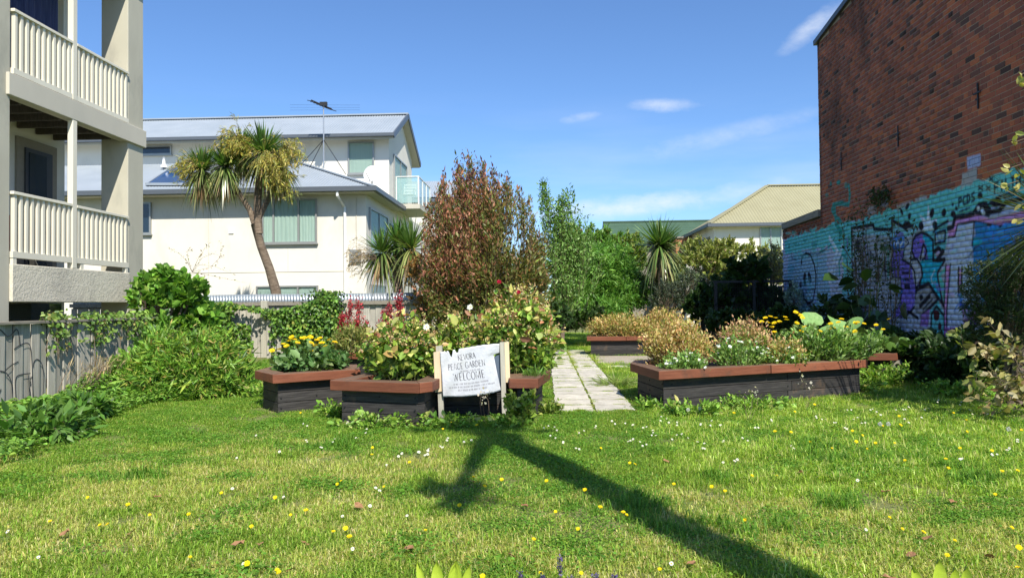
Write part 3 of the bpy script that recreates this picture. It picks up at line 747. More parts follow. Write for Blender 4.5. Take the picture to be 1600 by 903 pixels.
# skylight, vent, dish, aerial
sk = root('skylight', 'blue triangular skylight panel on the lower grey roof', 'skylight', (-12.5, 23.5, 5.4))
rp = lambda px, py: (lambda d: (lambda t: Vector((d[0] * t, d[1] * t, EYE + d[2] * t)))((z0 + .07 - sp * sy - EYE) / (d[2] - sp * d[1])))(ray(px, py))
A_, B_, C_, D_ = rp(229, 288), rp(300, 288), rp(300, 262), rp(268, 262)
MB().add([A_, B_, C_, D_], [(0, 1, 2, 3)]).add([v - Vector((0, 0, .07)) for v in (A_, B_, C_, D_)], [(3, 2, 1, 0)]).build('pane', M['skylight'], sk)
mb = MB(); 
for a, b in ((A_, B_), (B_, C_), (C_, D_), (D_, A_)): mb.beam(a, b, .07, .08)
mb.build('frame', M['roof'], sk)
vp = rp(256, 262)
tag(MB().tube([vp, vp + Vector((0, 0, .08)), vp + Vector((0, 0, .09)), vp + Vector((0, 0, .36))], [.11, .10, .055, .045], 10).build('roof_vent', M['white_metal'], None, True), 'small white vent pipe on the lower roof above the skylight', 'vent')
an = root('tv_aerial', 'tall thin television aerial on stays above the lower roof', 'aerial', tuple(rp(506, 263)))
B0 = rp(506, 263); T0 = Vector((B0.x + .0, B0.y, PY(505, 160, B0.y)[2]))
MB().tube([B0, T0], .022, 6).build('mast', M['steel'], an)
mb = MB()
for q in (rp(484, 262), rp(540, 272), rp(470, 258)): mb.tube([B0 + Vector((0, 0, .95)), q], .012, 5)
mb.build('stay', M['black'], an)
mb = MB(); t1 = T0 - Vector((0, 0, .02))
mb.tube([t1 + Vector((-.42, 0, .10)), t1 + Vector((.22, .2, -.16))], .02, 5)
for k in range(7):
    c_ = t1 + Vector((-.40 + k * .10, k * .03, .10 - k * .042)); L_ = .16 + .02 * k; mb.tube([c_ - Vector((.1, L_, .05)), c_ + Vector((.1, L_, -.02))], .012, 4)
mb.box(t1.x - .12, t1.x + .12, t1.y - .05, t1.y + .05, t1.z - .1, t1.z + .02)
for k, zz in enumerate((-.12, -.16, -.20)): mb.tube([t1 + Vector((-1.1, -.1, zz - .05 * (k - 1))), t1 + Vector((1.2, .1, zz + .04 * (1 - k)))], .0028, 4)
mb.build('antenna_elements', M['black'], an)
ds = root('satellite_dish', 'round white satellite dish on the corner of the lower roof', 'satellite dish', tuple(rp(580, 285)))
dc = Vector(PY(580, 272, 22.75)); nrm = Vector((-.25, -1, .28)).normalized(); aa = nrm.cross(Vector((0, 0, 1))).normalized(); bb = aa.cross(nrm)
vs = [dc - nrm * .05]; fs = []
for r_ in range(1, 5):
    for k in range(20):
        t = 2 * math.pi * k / 20; rr = .26 * r_ / 4; vs.append(dc + aa * math.cos(t) * rr + bb * math.sin(t) * rr * 1.05 + nrm * (.07 * (r_ / 4) ** 2 - .05))
for k in range(20): fs.append((0, 1 + k, 1 + (k + 1) % 20))
for r_ in range(3):
    for k in range(20): a = 1 + r_ * 20 + k; b = 1 + r_ * 20 + (k + 1) % 20; fs.append((a, a + 20, b + 20, b))
o = MB().add(vs, fs).build('reflector', M['white_metal'], ds, True); s_ = o.modifiers.new('t', 'SOLIDIFY'); s_.thickness = .01
MB().tube([dc - bb * .24, dc + nrm * .32 - bb * .12], .012, 5).build('feed_arm', M['black'], ds)
MB().tube([dc - nrm * .06, Vector((dc.x, dc.y + .1, dc.z - .35))], .02, 6).build('bracket', M['steel'], ds)

# ---------------------------------------------------------------- houses further away
gh = root('grey_roofed_house', 'pale house with grey roof glimpsed behind the glass balcony', 'building', (-8, 45, 0))
box('wall', M['render_cream'], gh, -9.5, -4.4, 45, 53, 0, 7.9)
mb = MB(); sheet(mb, (-9.9, 44.5, 7.85), (1, 0, 0), (0, 3.5, 1.55), 5.9, lambda u: (0, 3.83), .02, .15)
mb.build('roof', M['roof'], gh, True); MB().prismx([(44.4, 7.7), (48, 9.3), (48, 9.15), (44.4, 7.55)], -9.9, -4.0).build('soffit', M['gutter'], gh)
window(gh, 'y', 45, -6.6, -5.3, 5.2, 6.7, [-5.9], 'blind')
be = root('beige_roofed_house', 'cream house with hipped beige corrugated roof behind the brick wall', 'building', (12, 40, 0))
hx, hy, hz = 9.15, 40.0, 5.45; dh = 4.4
box('wall', M['render_cream'], be, hx, 21, hy, 50, 0, hz)
zr = PY(1205, 291, hy - .4 + dh)[2]; spb = (zr - hz) / dh
mb = MB(); Lb = math.hypot(dh, zr - hz); wid = 12.0
sheet(mb, (hx - .35, hy - .4, hz), (1, 0, 0), (0, dh, zr - hz), wid, lambda u: (0, Lb * min(1, u / dh)), .025, .16)
sheet(mb, (hx - .35, hy - .4 + 2 * dh, hz), (0, -1, 0), (dh, 0, zr - hz), 2 * dh, lambda u: (0, Lb * (1 - abs(u - dh) / dh)), .025, .16)
mb.build('roof', M['roof_beige'], be, True)
mb = MB(); R0 = Vector((hx - .35, hy - .4, hz + .03)); R1 = Vector((hx - .35 + dh, hy - .4 + dh, zr + .05)); mb.beam(R0, R1, .25, .06); mb.beam(R1, R1 + Vector((8, 0, 0)), .3, .07); mb.build('ridge_cap', M['roof_beige'], be)
mb = MB(); mb.box(hx - .45, 21, hy - .52, hy - .4, hz - .16, hz + .01); mb.box(hx - .47, hx - .35, hy - .40, 50, hz - .16, hz + .01); mb.build('gutter', M['gutter'], be)
box('soffit', M['fascia'], be, hx - .35, 21, hy - .395, hy + .2, hz - .19, hz - .03)
a, c = PY(1187, 349, hy), PY(1221, 385, hy)
window(be, 'y', hy, a[0], c[0], c[2] - 1.1, a[2] - .1, [(a[0] + c[0]) / 2], 'blind')
mb = MB(); mb.add([(hx - 1.5, 41, 3.6), (hx, 41, 4.9), (hx, 47, 4.9), (hx - 1.5, 47, 3.6), (hx - 1.5, 41, 3.5), (hx, 41, 4.8), (hx, 47, 4.8), (hx - 1.5, 47, 3.5)], [(0, 1, 2, 3), (7, 6, 5, 4), (0, 4, 5, 1), (0, 3, 7, 4)]); mb.build('lean_to_roof', M['roof_beige'], be)
box('lean_to_wall', M['render_cream'], be, hx - 1.3, hx - .002, 41.1, 46, 0, 3.6); box('lean_to_window', M['dark_glass'], be, hx - .9, hx - .25, 41.04, 41.1, 4.05 - .65, 3.59)
gr = root('green_roofed_house', 'house with low green tiled roof beyond the shrubs', 'building', (8, 48, 0))
ga, gb = PY(942, 348, 52), PY(1120, 346, 52); ze = PY(943, 380, 48.5)[2]
mb = MB(); nr = 9
for k in range(nr):
    t0_, t1_ = k / nr, (k + 1) / nr; y0_, y1_ = 48.5 + 3.5 * t0_, 48.5 + 3.5 * t1_; za, zb = ze + (ga[2] - ze) * t0_, ze + (ga[2] - ze) * t1_
    mb.add([(ga[0], y0_, za + .05), (13, y0_, za + .05), (13, y1_, zb), (ga[0], y1_, zb), (ga[0], y0_, za - .02), (13, y0_, za - .02)], [(0, 1, 2, 3), (4, 5, 1, 0)])
mb.build('roof', M['roof_green'], gr)
MB().beam((ga[0], 52, ga[2] + .04), (13, 52, ga[2] + .04), .3, .08).build('ridge_cap', M['roof_green'], gr)
box('wall', M['taupe'], gr, ga[0] + .4, 13, 49, 55, 0, ze + .05)
MB().add([(ga[0], 48.5, ze), (ga[0], 52, ga[2]), (ga[0], 55.5, ze), (13, 55.5, ze), (13, 52, ga[2])], [(0, 1, 2), (1, 4, 3, 2)]).build('far_slope', M['roof_green'], gr)
g2 = root('orange_gable', 'small orange brown gable between the green roof and the beige house', 'building', (7.9, 47, 0))
p_ = PY(1070, 372, 46); box('wall', surf('terracotta', (.40, .16, .07), (.5, .22, .1), 4), g2, p_[0] - .55, p_[0] + 1.4, 46, 47.5, 0, p_[2]); box('barge_board', M['taupe'], g2, p_[0] - .65, p_[0] + 1.5, 45.9, 47.6, p_[2] + .001, p_[2] + .09)

# ---------------------------------------------------------------- brick building with mural
BX = 6.4
Y0w, Y1w, Y2w = 9.72, 17.33, 20.05
def ztop(y): return 7.21 + (17.33 - y) * .137
# paint: a wall-space picture (y, z metres) rasterised from polygons
RES = .0085; PW, PH = int((20.4 - 9.6) / RES), int(8.4 / RES)
img = np.zeros((PH, PW, 4), np.float32)
gy = 9.6 + (np.arange(PW) + .5) * RES; gz = (np.arange(PH) + .5) * RES
def wallpt(px, py):
    p = PX(px, py, BX); return p[1], p[2]
def blend(sub, m_, col, a):
    sub[m_, :3] = sub[m_, :3] * (1 - a) * (sub[m_, 3:] > 0) + np.array(col) * np.where(sub[m_, 3:] > 0, a, 1); sub[m_, 3] = np.maximum(sub[m_, 3], a)
def fill(pts, col, a=1.0, rag=0):
    w = [wallpt(*p) for p in pts]; ys = [p[0] for p in w]; zs = [p[1] for p in w]
    i0, i1 = max(0, int((min(ys) - 9.6) / RES) - 2), min(PW, int((max(ys) - 9.6) / RES) + 3); j0, j1 = max(0, int(min(zs) / RES) - 2), min(PH, int(max(zs) / RES) + 3)
    if i1 <= i0 or j1 <= j0: return
    YY, ZZ = np.meshgrid(gy[i0:i1], gz[j0:j1])
    if rag: YY = YY + (vnoise(YY, ZZ, 9, 3) - .5) * rag; ZZ = ZZ + (vnoise(YY, ZZ, 9, 6) - .5) * rag
    blend(img[j0:j1, i0:i1], inpoly(YY, ZZ, w), col, a)
def line(pts, wd, col, a=1.0):
    w = [wallpt(*p) for p in pts]
    for (y0, z0_), (y1, z1_) in zip(w, w[1:]):
        i0, i1 = max(0, int((min(y0, y1) - wd - 9.6) / RES)), min(PW, int((max(y0, y1) + wd - 9.6) / RES) + 2); j0, j1 = max(0, int((min(z0_, z1_) - wd) / RES)), min(PH, int((max(z0_, z1_) + wd) / RES) + 2)
        if i1 <= i0 or j1 <= j0: continue
        YY, ZZ = np.meshgrid(gy[i0:i1], gz[j0:j1]); dy, dz = y1 - y0, z1_ - z0_; L2 = dy * dy + dz * dz + 1e-9
        t = np.clip(((YY - y0) * dy + (ZZ - z0_) * dz) / L2, 0, 1); dd = np.hypot(YY - y0 - t * dy, ZZ - z0_ - t * dz)
        blend(img[j0:j1, i0:i1], dd < wd / 2, col, a)
def oval(cx_, cy_, rx, ry, col, a=1.0, rot=0):
    fill([(cx_ + rx * math.cos(t) * math.cos(rot) - ry * math.sin(t) * math.sin(rot), cy_ + rx * math.cos(t) * math.sin(rot) + ry * math.sin(t) * math.cos(rot)) for t in np.linspace(0, 6.28, 20)[:-1]], col, a)
Z = lambda L_: [(1280 + a / 3.7625, 300 + b / 3.7625) for a, b in L_]        # coordinates read from an enlargement
LAV, TEAL, BLK, CYAN, PUR, PNK, WHT, DTL, BLU, GRY = (.34, .38, .50), (.09, .42, .42), (.012, .012, .022), (.02, .33, .46), (.16, .12, .46), (.50, .22, .46), (.55, .62, .72), (.02, .20, .18), (.03, .16, .48), (.30, .31, .32)
# base coats
fill([(1218, 372), (1228, 372), (1300, 352), (1332, 345), (1380, 333), (1440, 311), (1500, 292), (1560, 272), (1640, 246), (1640, 640), (1218, 600)], LAV, 1, .10)
fill([(1226, 374), (1300, 351), (1332, 346), (1380, 331), (1440, 311), (1500, 292), (1560, 272), (1640, 246), (1640, 330), (1560, 322), (1510, 335), (1480, 345), (1470, 352), (1440, 368), (1390, 372), (1340, 372), (1325, 400), (1290, 385), (1226, 398)], TEAL, .95, .12)
for k in range(60):
    a = random.uniform(1228, 1335); b_ = 380 + random.uniform(-16, 26) - (a - 1228) * .2; oval(a, b_, random.uniform(1, 5), random.uniform(1, 5), random.choice([DTL, TEAL, (.05, .3, .26)]), .6)
fill([(1232, 400), (1262, 392), (1290, 400), (1300, 470), (1280, 500), (1240, 500), (1230, 450)], (.10, .32, .42), .55, .2)
fill([(1318, 395), (1330, 390), (1334, 470), (1316, 470)], TEAL, .8, .1)
# patches on the bare brick
fill([(1503, 272), (1516, 267), (1526, 262), (1527, 282), (1500, 298)], GRY, .85, .05)
fill([(1511, 246), (1532, 240), (1532, 258), (1512, 266)], (.28, .33, .52), .95, .03)
fill([(1375, 311), (1388, 308), (1388, 322), (1376, 324)], (.26, .30, .45), .9, .03)
fill([(1400, 321), (1422, 314), (1424, 322), (1402, 330)], GRY, .75, .04); fill([(1430, 309), (1447, 304), (1449, 312), (1431, 317)], GRY, .7, .04); fill([(1355, 324), (1370, 320), (1370, 332), (1356, 336)], GRY, .6, .05)
# green dribbles and scrolls on the brick
line([(1313, 345), (1305, 338), (1300, 328), (1302, 320), (1314, 318), (1326, 320), (1328, 304), (1326, 290)], .10, DTL, .9); line([(1304, 322), (1306, 350), (1314, 362), (1312, 374)], .12, DTL, .9)
oval(1310, 285, 3, 4, DTL, .9); oval(1298, 287, 2, 3, DTL, .8); oval(1322, 290, 3, 5, DTL, .7); oval(1292, 305, 3, 3, DTL, .6)
# smiling ghost
line([(1252, 412), (1253, 402), (1259, 396), (1266, 398), (1272, 412), (1275, 430), (1274, 450), (1270, 470), (1262, 474), (1256, 466), (1254, 455)], .07, BLK); line([(1277, 398), (1277, 470)], .03, BLK, .7); line([(1258, 454), (1272, 452)], .04, BLK, .8)
oval(1257.5, 436, 2.4, 11, BLK); oval(1265, 434, 2.6, 9, BLK, 1, -.15); oval(1251, 445, 2, 5, BLK, .9)
line([(1262, 474), (1268, 480), (1262, 492)], .12, BLK, .9)
# tag scribble left of the big letters
line([(1250, 400), (1280, 396), (1296, 385), (1304, 372)], .03, BLK, .8); line([(1296, 372), (1308, 392), (1300, 420), (1296, 440)], .11, WHT, .7); line([(1316, 385), (1308, 410), (1302, 432)], .10, WHT, .6)
line([(1312, 430), (1311, 410), (1316, 398), (1322, 402), (1324, 415)], .06, DTL, .9)
# big lettering
for L_ in [[(190, 215), (315, 195), (320, 222), (425, 220), (428, 168), (510, 215), (570, 205), (640, 240), (760, 172), (755, 260), (760, 430), (735, 480), (745, 560), (740, 720), (720, 760), (640, 740), (600, 720), (560, 730), (440, 730), (440, 640), (390, 520), (330, 520), (200, 450)]]:
    fill(Z(L_), (.30, .33, .40), .9, .02)
fill(Z([(200, 235), (315, 215), (430, 225), (430, 185), (510, 228), (565, 210), (575, 235), (520, 262), (420, 262), (320, 250), (205, 262)]), (.16, .42, .46), .9)
fill(Z([(640, 65), (632, 165), (590, 135), (605, 175), (595, 225), (690, 230), (692, 155), (655, 170)]), WHT, .95)
fill(Z([(585, 235), (665, 225), (757, 178), (750, 250), (745, 330), (700, 410), (670, 400), (650, 250), (600, 235)]), (.08, .36, .38), .9)
fill(Z([(683, 245), (742, 225), (738, 290), (682, 305)]), (.25, .38, .40), 1); line(Z([(683, 245), (742, 225), (738, 290), (682, 305), (683, 245)]), .05, BLK)
fill(Z([(552, 300), (560, 262), (590, 242), (620, 245), (668, 285), (668, 395), (620, 390), (615, 350), (622, 310), (607, 305), (600, 350), (585, 390), (560, 385), (548, 350)]), PUR, 1)
fill(Z([(612, 250), (668, 285), (668, 395), (640, 395), (630, 310), (605, 290)]), CYAN, 1); oval(1280 + 605 / 3.7625, 300 + 290 / 3.7625, 4, 3, (.45, .12, .5), .8)
line(Z([(585, 412), (560, 390), (545, 345), (552, 290), (565, 258), (600, 240), (630, 248), (670, 283), (670, 400)]), .055, BLK); line(Z([(605, 400), (620, 390), (633, 345), (612, 305), (603, 350), (595, 395)]), .05, BLK)
fill(Z([(585, 410), (660, 398), (738, 402), (695, 480), (710, 560), (730, 668), (645, 535), (590, 555), (608, 485)]), CYAN, 1)
fill(Z([(745, 440), (700, 485), (712, 555), (735, 665), (742, 600), (735, 540), (712, 490), (745, 470)]), (.10, .42, .38), 1)
line(Z([(585, 410), (608, 480), (588, 555), (645, 535), (730, 668)]), .05, BLK); line(Z([(738, 402), (693, 480), (712, 590), (728, 668)]), .05, BLK); line(Z([(606, 398), (668, 395)]), .03, BLK); line(Z([(757, 172), (700, 205), (672, 235)]), .05, BLK)
line(Z([(670, 400), (700, 405), (735, 395)]), .07, BLK); oval(1280 + 700 / 3.7625, 300 + 360 / 3.7625, 5, 7, (.35, .28, .42), 1); line(Z([(680, 350), (700, 330), (730, 350), (690, 400)]), .08, BLK)
fill(Z([(415, 262), (500, 262), (500, 335), (425, 335)]), BLU, .9); line(Z([(425, 300), (440, 290), (450, 318), (462, 290), (478, 318), (492, 290)]), .04, WHT); line(Z([(415, 262), (418, 338), (500, 330), (525, 300), (510, 265)]), .03, BLK)
fill(Z([(445, 225), (495, 240), (498, 262), (450, 262)]), PUR, .8)
fill(Z([(440, 345), (500, 345), (492, 400), (535, 430), (565, 500), (562, 660), (500, 738), (430, 735), (482, 640), (480, 505), (440, 500), (425, 430), (430, 380)]), PUR, 1); fill(Z([(482, 600), (562, 620), (555, 680), (500, 738), (470, 738)]), (.20, .14, .55), .8)
fill(Z([(540, 400), (575, 395), (598, 440), (600, 500), (575, 550), (560, 540), (545, 460)]), (.38, .40, .46), 1)
line(Z([(500, 345), (490, 400), (535, 425), (560, 470), (568, 560), (568, 670), (500, 740)]), .05, BLK); line(Z([(540, 400), (575, 395), (600, 440), (605, 500), (575, 560), (568, 570)]), .05, BLK); line(Z([(440, 345), (420, 400), (430, 500), (480, 505), (482, 740)]), .035, BLK)
for a, b_, c_, d_ in ((505, 475, 22, 8), (515, 515, 28, 10), (515, 555, 18, 16)): fill(Z([(a - c_, b_ - d_), (a + c_, b_ - d_), (a + c_ + 4, b_ + d_), (a - c_ + 6, b_ + d_)]), BLK, .95)
fill(Z([(570, 600), (640, 545), (690, 630), (600, 725), (560, 700)]), (.22, .23, .26), 1); line(Z([(570, 580), (645, 540), (700, 630), (600, 730)]), .06, BLK); line(Z([(595, 670), (650, 610)]), .08, BLK); line(Z([(610, 690), (665, 630)]), .03, BLK); oval(1280 + 600 / 3.7625, 300 + 620 / 3.7625, 3, 5, BLK)
fill(Z([(600, 720), (650, 690), (640, 790), (590, 790)]), (.22, .12, .36), 1)
fill(Z([(650, 700), (700, 640), (735, 720), (735, 850), (660, 820)]), (.10, .40, .42), 1); line(Z([(655, 830), (660, 720), (690, 670), (735, 730)]), .05, BLK); oval(1280 + 690 / 3.7625, 300 + 725 / 3.7625, 5, 9, (.05, .012, .02)); oval(1280 + 708 / 3.7625, 300 + 790 / 3.7625, 3, 6, (.05, .012, .02))
line(Z([(425, 730), (470, 650), (485, 600)]), .03, BLK); line(Z([(520, 700), (580, 740)]), .06, BLK)
fill(Z([(190, 262), (320, 250), (330, 420), (200, 450)]), (.30, .32, .38), .8); line(Z([(195, 470), (190, 215), (318, 193), (322, 218), (428, 222), (428, 165), (512, 217)]), .07, BLK)
line(Z([(205, 350), (245, 340), (240, 420), (205, 470)]), .05, BLK, .9); oval(1280 + 225 / 3.7625, 300 + 310 / 3.7625, 4, 8, BLK, .95); line(Z([(340, 260), (330, 340), (350, 430), (400, 470)]), .05, BLK, .9); line(Z([(330, 395), (300, 350), (300, 420)]), .04, BLK, .8)
fill(Z([(330, 265), (412, 268), (412, 340), (340, 330)]), (.20, .24, .26), .8); line(Z([(405, 350), (405, 500)]), .05, TEAL); line(Z([(385, 350), (390, 520)]), .04, BLK, .9)
fill(Z([(485, 200), (505, 170), (530, 172), (540, 190), (560, 185), (555, 210), (515, 218)]), BLK); oval(1280 + 600 / 3.7625, 300 + 200 / 3.7625, 4, 7, BLK); oval(1280 + 680 / 3.7625, 300 + 195 / 3.7625, 4, 7, BLK)
for a, b_, rx, ry, ro in ((485, 118, 8, 22, -.3), (518, 85, 10, 22, .3), (530, 143, 10, 20, .1), (662, 125, 13, 30, .2), (733, 122, 14, 26, .1), (785, 75, 7, 10, 0), (806, 98, 8, 14, .1), (787, 130, 15, 22, 0), (945, 22, 15, 22, .1), (925, 190, 10, 16, 0)): oval(1280 + a / 3.7625, 300 + b_ / 3.7625, rx / 3.7625, ry / 3.7625, BLK, 1, ro)
# right hand piece: pink outline, white face, blue panel
fill(Z([(762, 265), (757, 215), (785, 210), (795, 155), (920, 132), (1010, 160), (1200, 110), (1280, 95), (1280, 145), (1200, 160), (1060, 200), (920, 172), (815, 190), (800, 265)]), PNK, 1)
line(Z([(757, 215), (785, 208), (798, 150), (870, 138), (905, 128), (940, 75), (980, 70), (1010, 120), (1060, 110), (1100, 60), (1280, 20)]), .08, BLK); line(Z([(762, 268), (798, 266), (815, 192), (915, 176), (1060, 205), (1280, 150)]), .05, BLK)
fill(Z([(902, 120), (945, 76), (980, 72), (1010, 122), (1000, 150), (920, 135)]), BLK); fill(Z([(990, 70), (1020, 40), (1060, 35), (1090, 70), (1040, 95)]), BLK)
for a, b_ in ((935, 98), (958, 108), (965, 125)): oval(1280 + a / 3.7625, 300 + b_ / 3.7625, 2.6, 3.4, WHT)
fill(Z([(815, 195), (912, 178), (900, 300), (890, 800), (760, 830), (762, 270), (800, 268)]), (.40, .45, .56), 1)
fill(Z([(912, 178), (1060, 208), (1280, 155), (1280, 700), (960, 640), (895, 480)]), (.03, .17, .40), 1, .1); fill(Z([(905, 270), (960, 280), (955, 310), (902, 320)]), CYAN, .9); line(Z([(910, 178), (900, 320)]), .03, BLK)
fill(Z([(1010, 200), (1280, 150), (1280, 260), (1060, 300), (980, 260)]), (.03, .22, .60), .9, .1); fill(Z([(1080, 330), (1204, 300), (1204, 380), (1100, 400)]), (.20, .10, .3), .8, .1)
fill(Z([(748, 430), (772, 430), (760, 560), (752, 700), (752, 850), (734, 850), (736, 700), (745, 560)]), PNK, 1); line(Z([(772, 425), (760, 560), (750, 700), (748, 850)]), .04, BLK); line(Z([(745, 425), (735, 600), (735, 850)]), .035, BLK); fill(Z([(735, 800), (820, 790), (820, 840), (735, 850)]), (.3, .1, .34), .9)
fill(Z([(822, 450), (838, 450), (832, 600), (820, 600)]), PNK, .8); line(Z([(820, 445), (818, 610)]), .05, BLK); line(Z([(840, 445), (834, 610)]), .05, BLK); line(Z([(882, 470), (925, 545)]), .08, (.2, .5, .55))
fill(Z([(835, 665), (940, 705), (935, 780), (850, 790)]), (.12, .06, .16), 1); line(Z([(832, 662), (945, 705)]), .07, BLK); line(Z([(845, 690), (855, 790)]), .04, (.45, .25, .45)); line(Z([(845, 690), (930, 715)]), .03, (.45, .25, .45))
fill(Z([(945, 760), (975, 740), (980, 820), (950, 830)]), TEAL, .9); line(Z([(820, 600), (835, 640), (830, 670)]), .05, (.05, .08, .4)); line(Z([(875, 590), (875, 640)]), .025, BLK)
for k in range(4): line(Z([(855 + k * 14, 600), (862 + k * 14, 625), (856 + k * 14, 640)]), .02, (.1, .2, .35))
fill([(1218, 560), (1640, 600), (1640, 700), (1218, 640)], (.05, .13, .16), .8, .2)  # shade along the wall foot, painted as a dark band
for k in range(70):
    px, py = random.uniform(1225, 1345), random.uniform(385, 500); oval(px, py, random.uniform(2, 7), random.uniform(2, 9), random.choice([TEAL, CYAN, (.12, .34, .42), (.20, .26, .44), (.07, .28, .36)]), random.uniform(.15, .38), random.random())
for k in range(40):
    px, py = random.uniform(1480, 1600), random.uniform(350, 540); oval(px, py, random.uniform(2, 7), random.uniform(2, 9), random.choice([TEAL, CYAN, BLU, PUR, (.20, .26, .44), PNK]), random.uniform(.15, .38), random.random())
# written tags
def word(txt, x, y, dx, dy, w, h, th, col=BLK):
    G = {'F': [[(0, 1), (0, 0)], [(0, 0), (1, -.05)], [(0, .45), (.8, .4)]], 'I': [[(.5, 0), (.5, 1)]], 'L': [[(0, 0), (0, 1), (1, .9)]], 'T': [[(.5, 0), (.5, 1)], [(0, .05), (1, -.05)]], 'H': [[(0, 0), (0, 1)], [(1, 0), (1, 1)], [(0, .5), (1, .5)]],
         'S': [[(1, 0), (.1, .1), (.1, .4), (.9, .6), (.9, .9), (0, 1)]], 'P': [[(0, 1), (0, 0), (.8, 0), (.9, .4), (0, .55)]], 'C': [[(1, .05), (.2, .1), (0, .5), (.2, .95), (1, .9)]], 'D': [[(0, 0), (0, 1), (.7, .85), (.9, .4), (.6, .05), (0, 0)]]}
    for i, ch in enumerate(txt):
        for s_ in G[ch]: line([(x + dx * i + a * w, y + dy * i + b_ * h - a * w * .25) for a, b_ in s_], th, col)
word('FILTHS', 1554, 287, 8.6, -3.2, 5.6, 15, .035); word('PCDS', 1498, 310, 6.6, -2.6, 4.6, 13, .035)
line([(1557, 309), (1590, 297)], .04, BLK); line([(1568, 310), (1588, 303)], .03, BLK); line([(1499, 331), (1515, 325)], .03, BLK)
for (a, b_) in ((1544, 294), (1532, 294), (1549, 280), (1573, 264)): line([(a - 3, b_ - 3), (a + 3, b_ + 3)], .03, BLK); line([(a + 3, b_ - 3), (a - 3, b_ + 3)], .03, BLK)
for k in range(46):
    px, py = random.uniform(1228, 1590), random.uniform(360, 520); a_ = random.uniform(0, 6.28); pts = [(px, py)]
    for j in range(random.choice([2, 3, 4])): a_ += random.uniform(-1.4, 1.4); px += math.cos(a_) * random.uniform(3, 9); py += math.sin(a_) * random.uniform(4, 12); pts.append((px, py))
    line(pts, random.choice([.018, .025, .035]), random.choice([BLK, BLK, DTL, PUR, WHT, BLU, (.05, .25, .3)]), random.uniform(.5, .9))
for k in range(40):
    px, py = random.uniform(1240, 1590), random.uniform(330, 480); line([(px, py), (px, py + random.uniform(6, 22))], .012, random.choice([BLK, TEAL, CYAN, PUR, WHT]), .6)
ker = np.array([1, 2, 3, 2, 1], np.float32); ker /= ker.sum(); pm_ = img.copy(); pm_[..., :3] *= pm_[..., 3:]
for ax_ in (0, 1): pm_ = sum(w_ * np.roll(pm_, k_ - 2, ax_) for k_, w_ in enumerate(ker))
img[..., 3] = pm_[..., 3]; img[..., :3] = pm_[..., :3] / np.maximum(pm_[..., 3:], 1e-3); img[..., 3][img[..., 3] < .02] = 0
# soot on the upper brickwork
YY, ZZ = np.meshgrid(gy, gz)
soot = np.clip((vnoise(YY, ZZ, .8, 11) * .6 + vnoise(YY, ZZ, 3.2, 12) * .4 - .40) * 2.4, 0, 1) * np.clip((ZZ - 3.4 - (16.5 - YY) * .32) / 1.6, 0, 1) * np.clip((YY - 12.6) / 2.0, 0, 1)
soot = np.maximum(soot, np.exp(-((YY - 14.9 - (ZZ - 6.5) * .1) / .22) ** 2) * np.clip((ZZ - 5.6) / .8, 0, 1) * .8) * .75
soot = np.maximum(soot, np.where((YY > 17.2) & (ZZ > 2.9), .45, 0))
free = img[..., 3] < .02
img[..., 3] = np.where(free, soot, img[..., 3]); 
for c_, v_ in enumerate((.018, .016, .014)): img[..., c_] = np.where(free, v_, img[..., c_])
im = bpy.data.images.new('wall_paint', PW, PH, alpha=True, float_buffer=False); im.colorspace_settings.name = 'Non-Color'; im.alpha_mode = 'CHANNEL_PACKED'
enc = img.copy(); enc[..., :3] = np.sqrt(np.clip(np.where(enc[..., :3] > .03, enc[..., :3] * 1.45, enc[..., :3]), 0, 1)); im.pixels.foreach_set(enc.ravel()); im.pack()
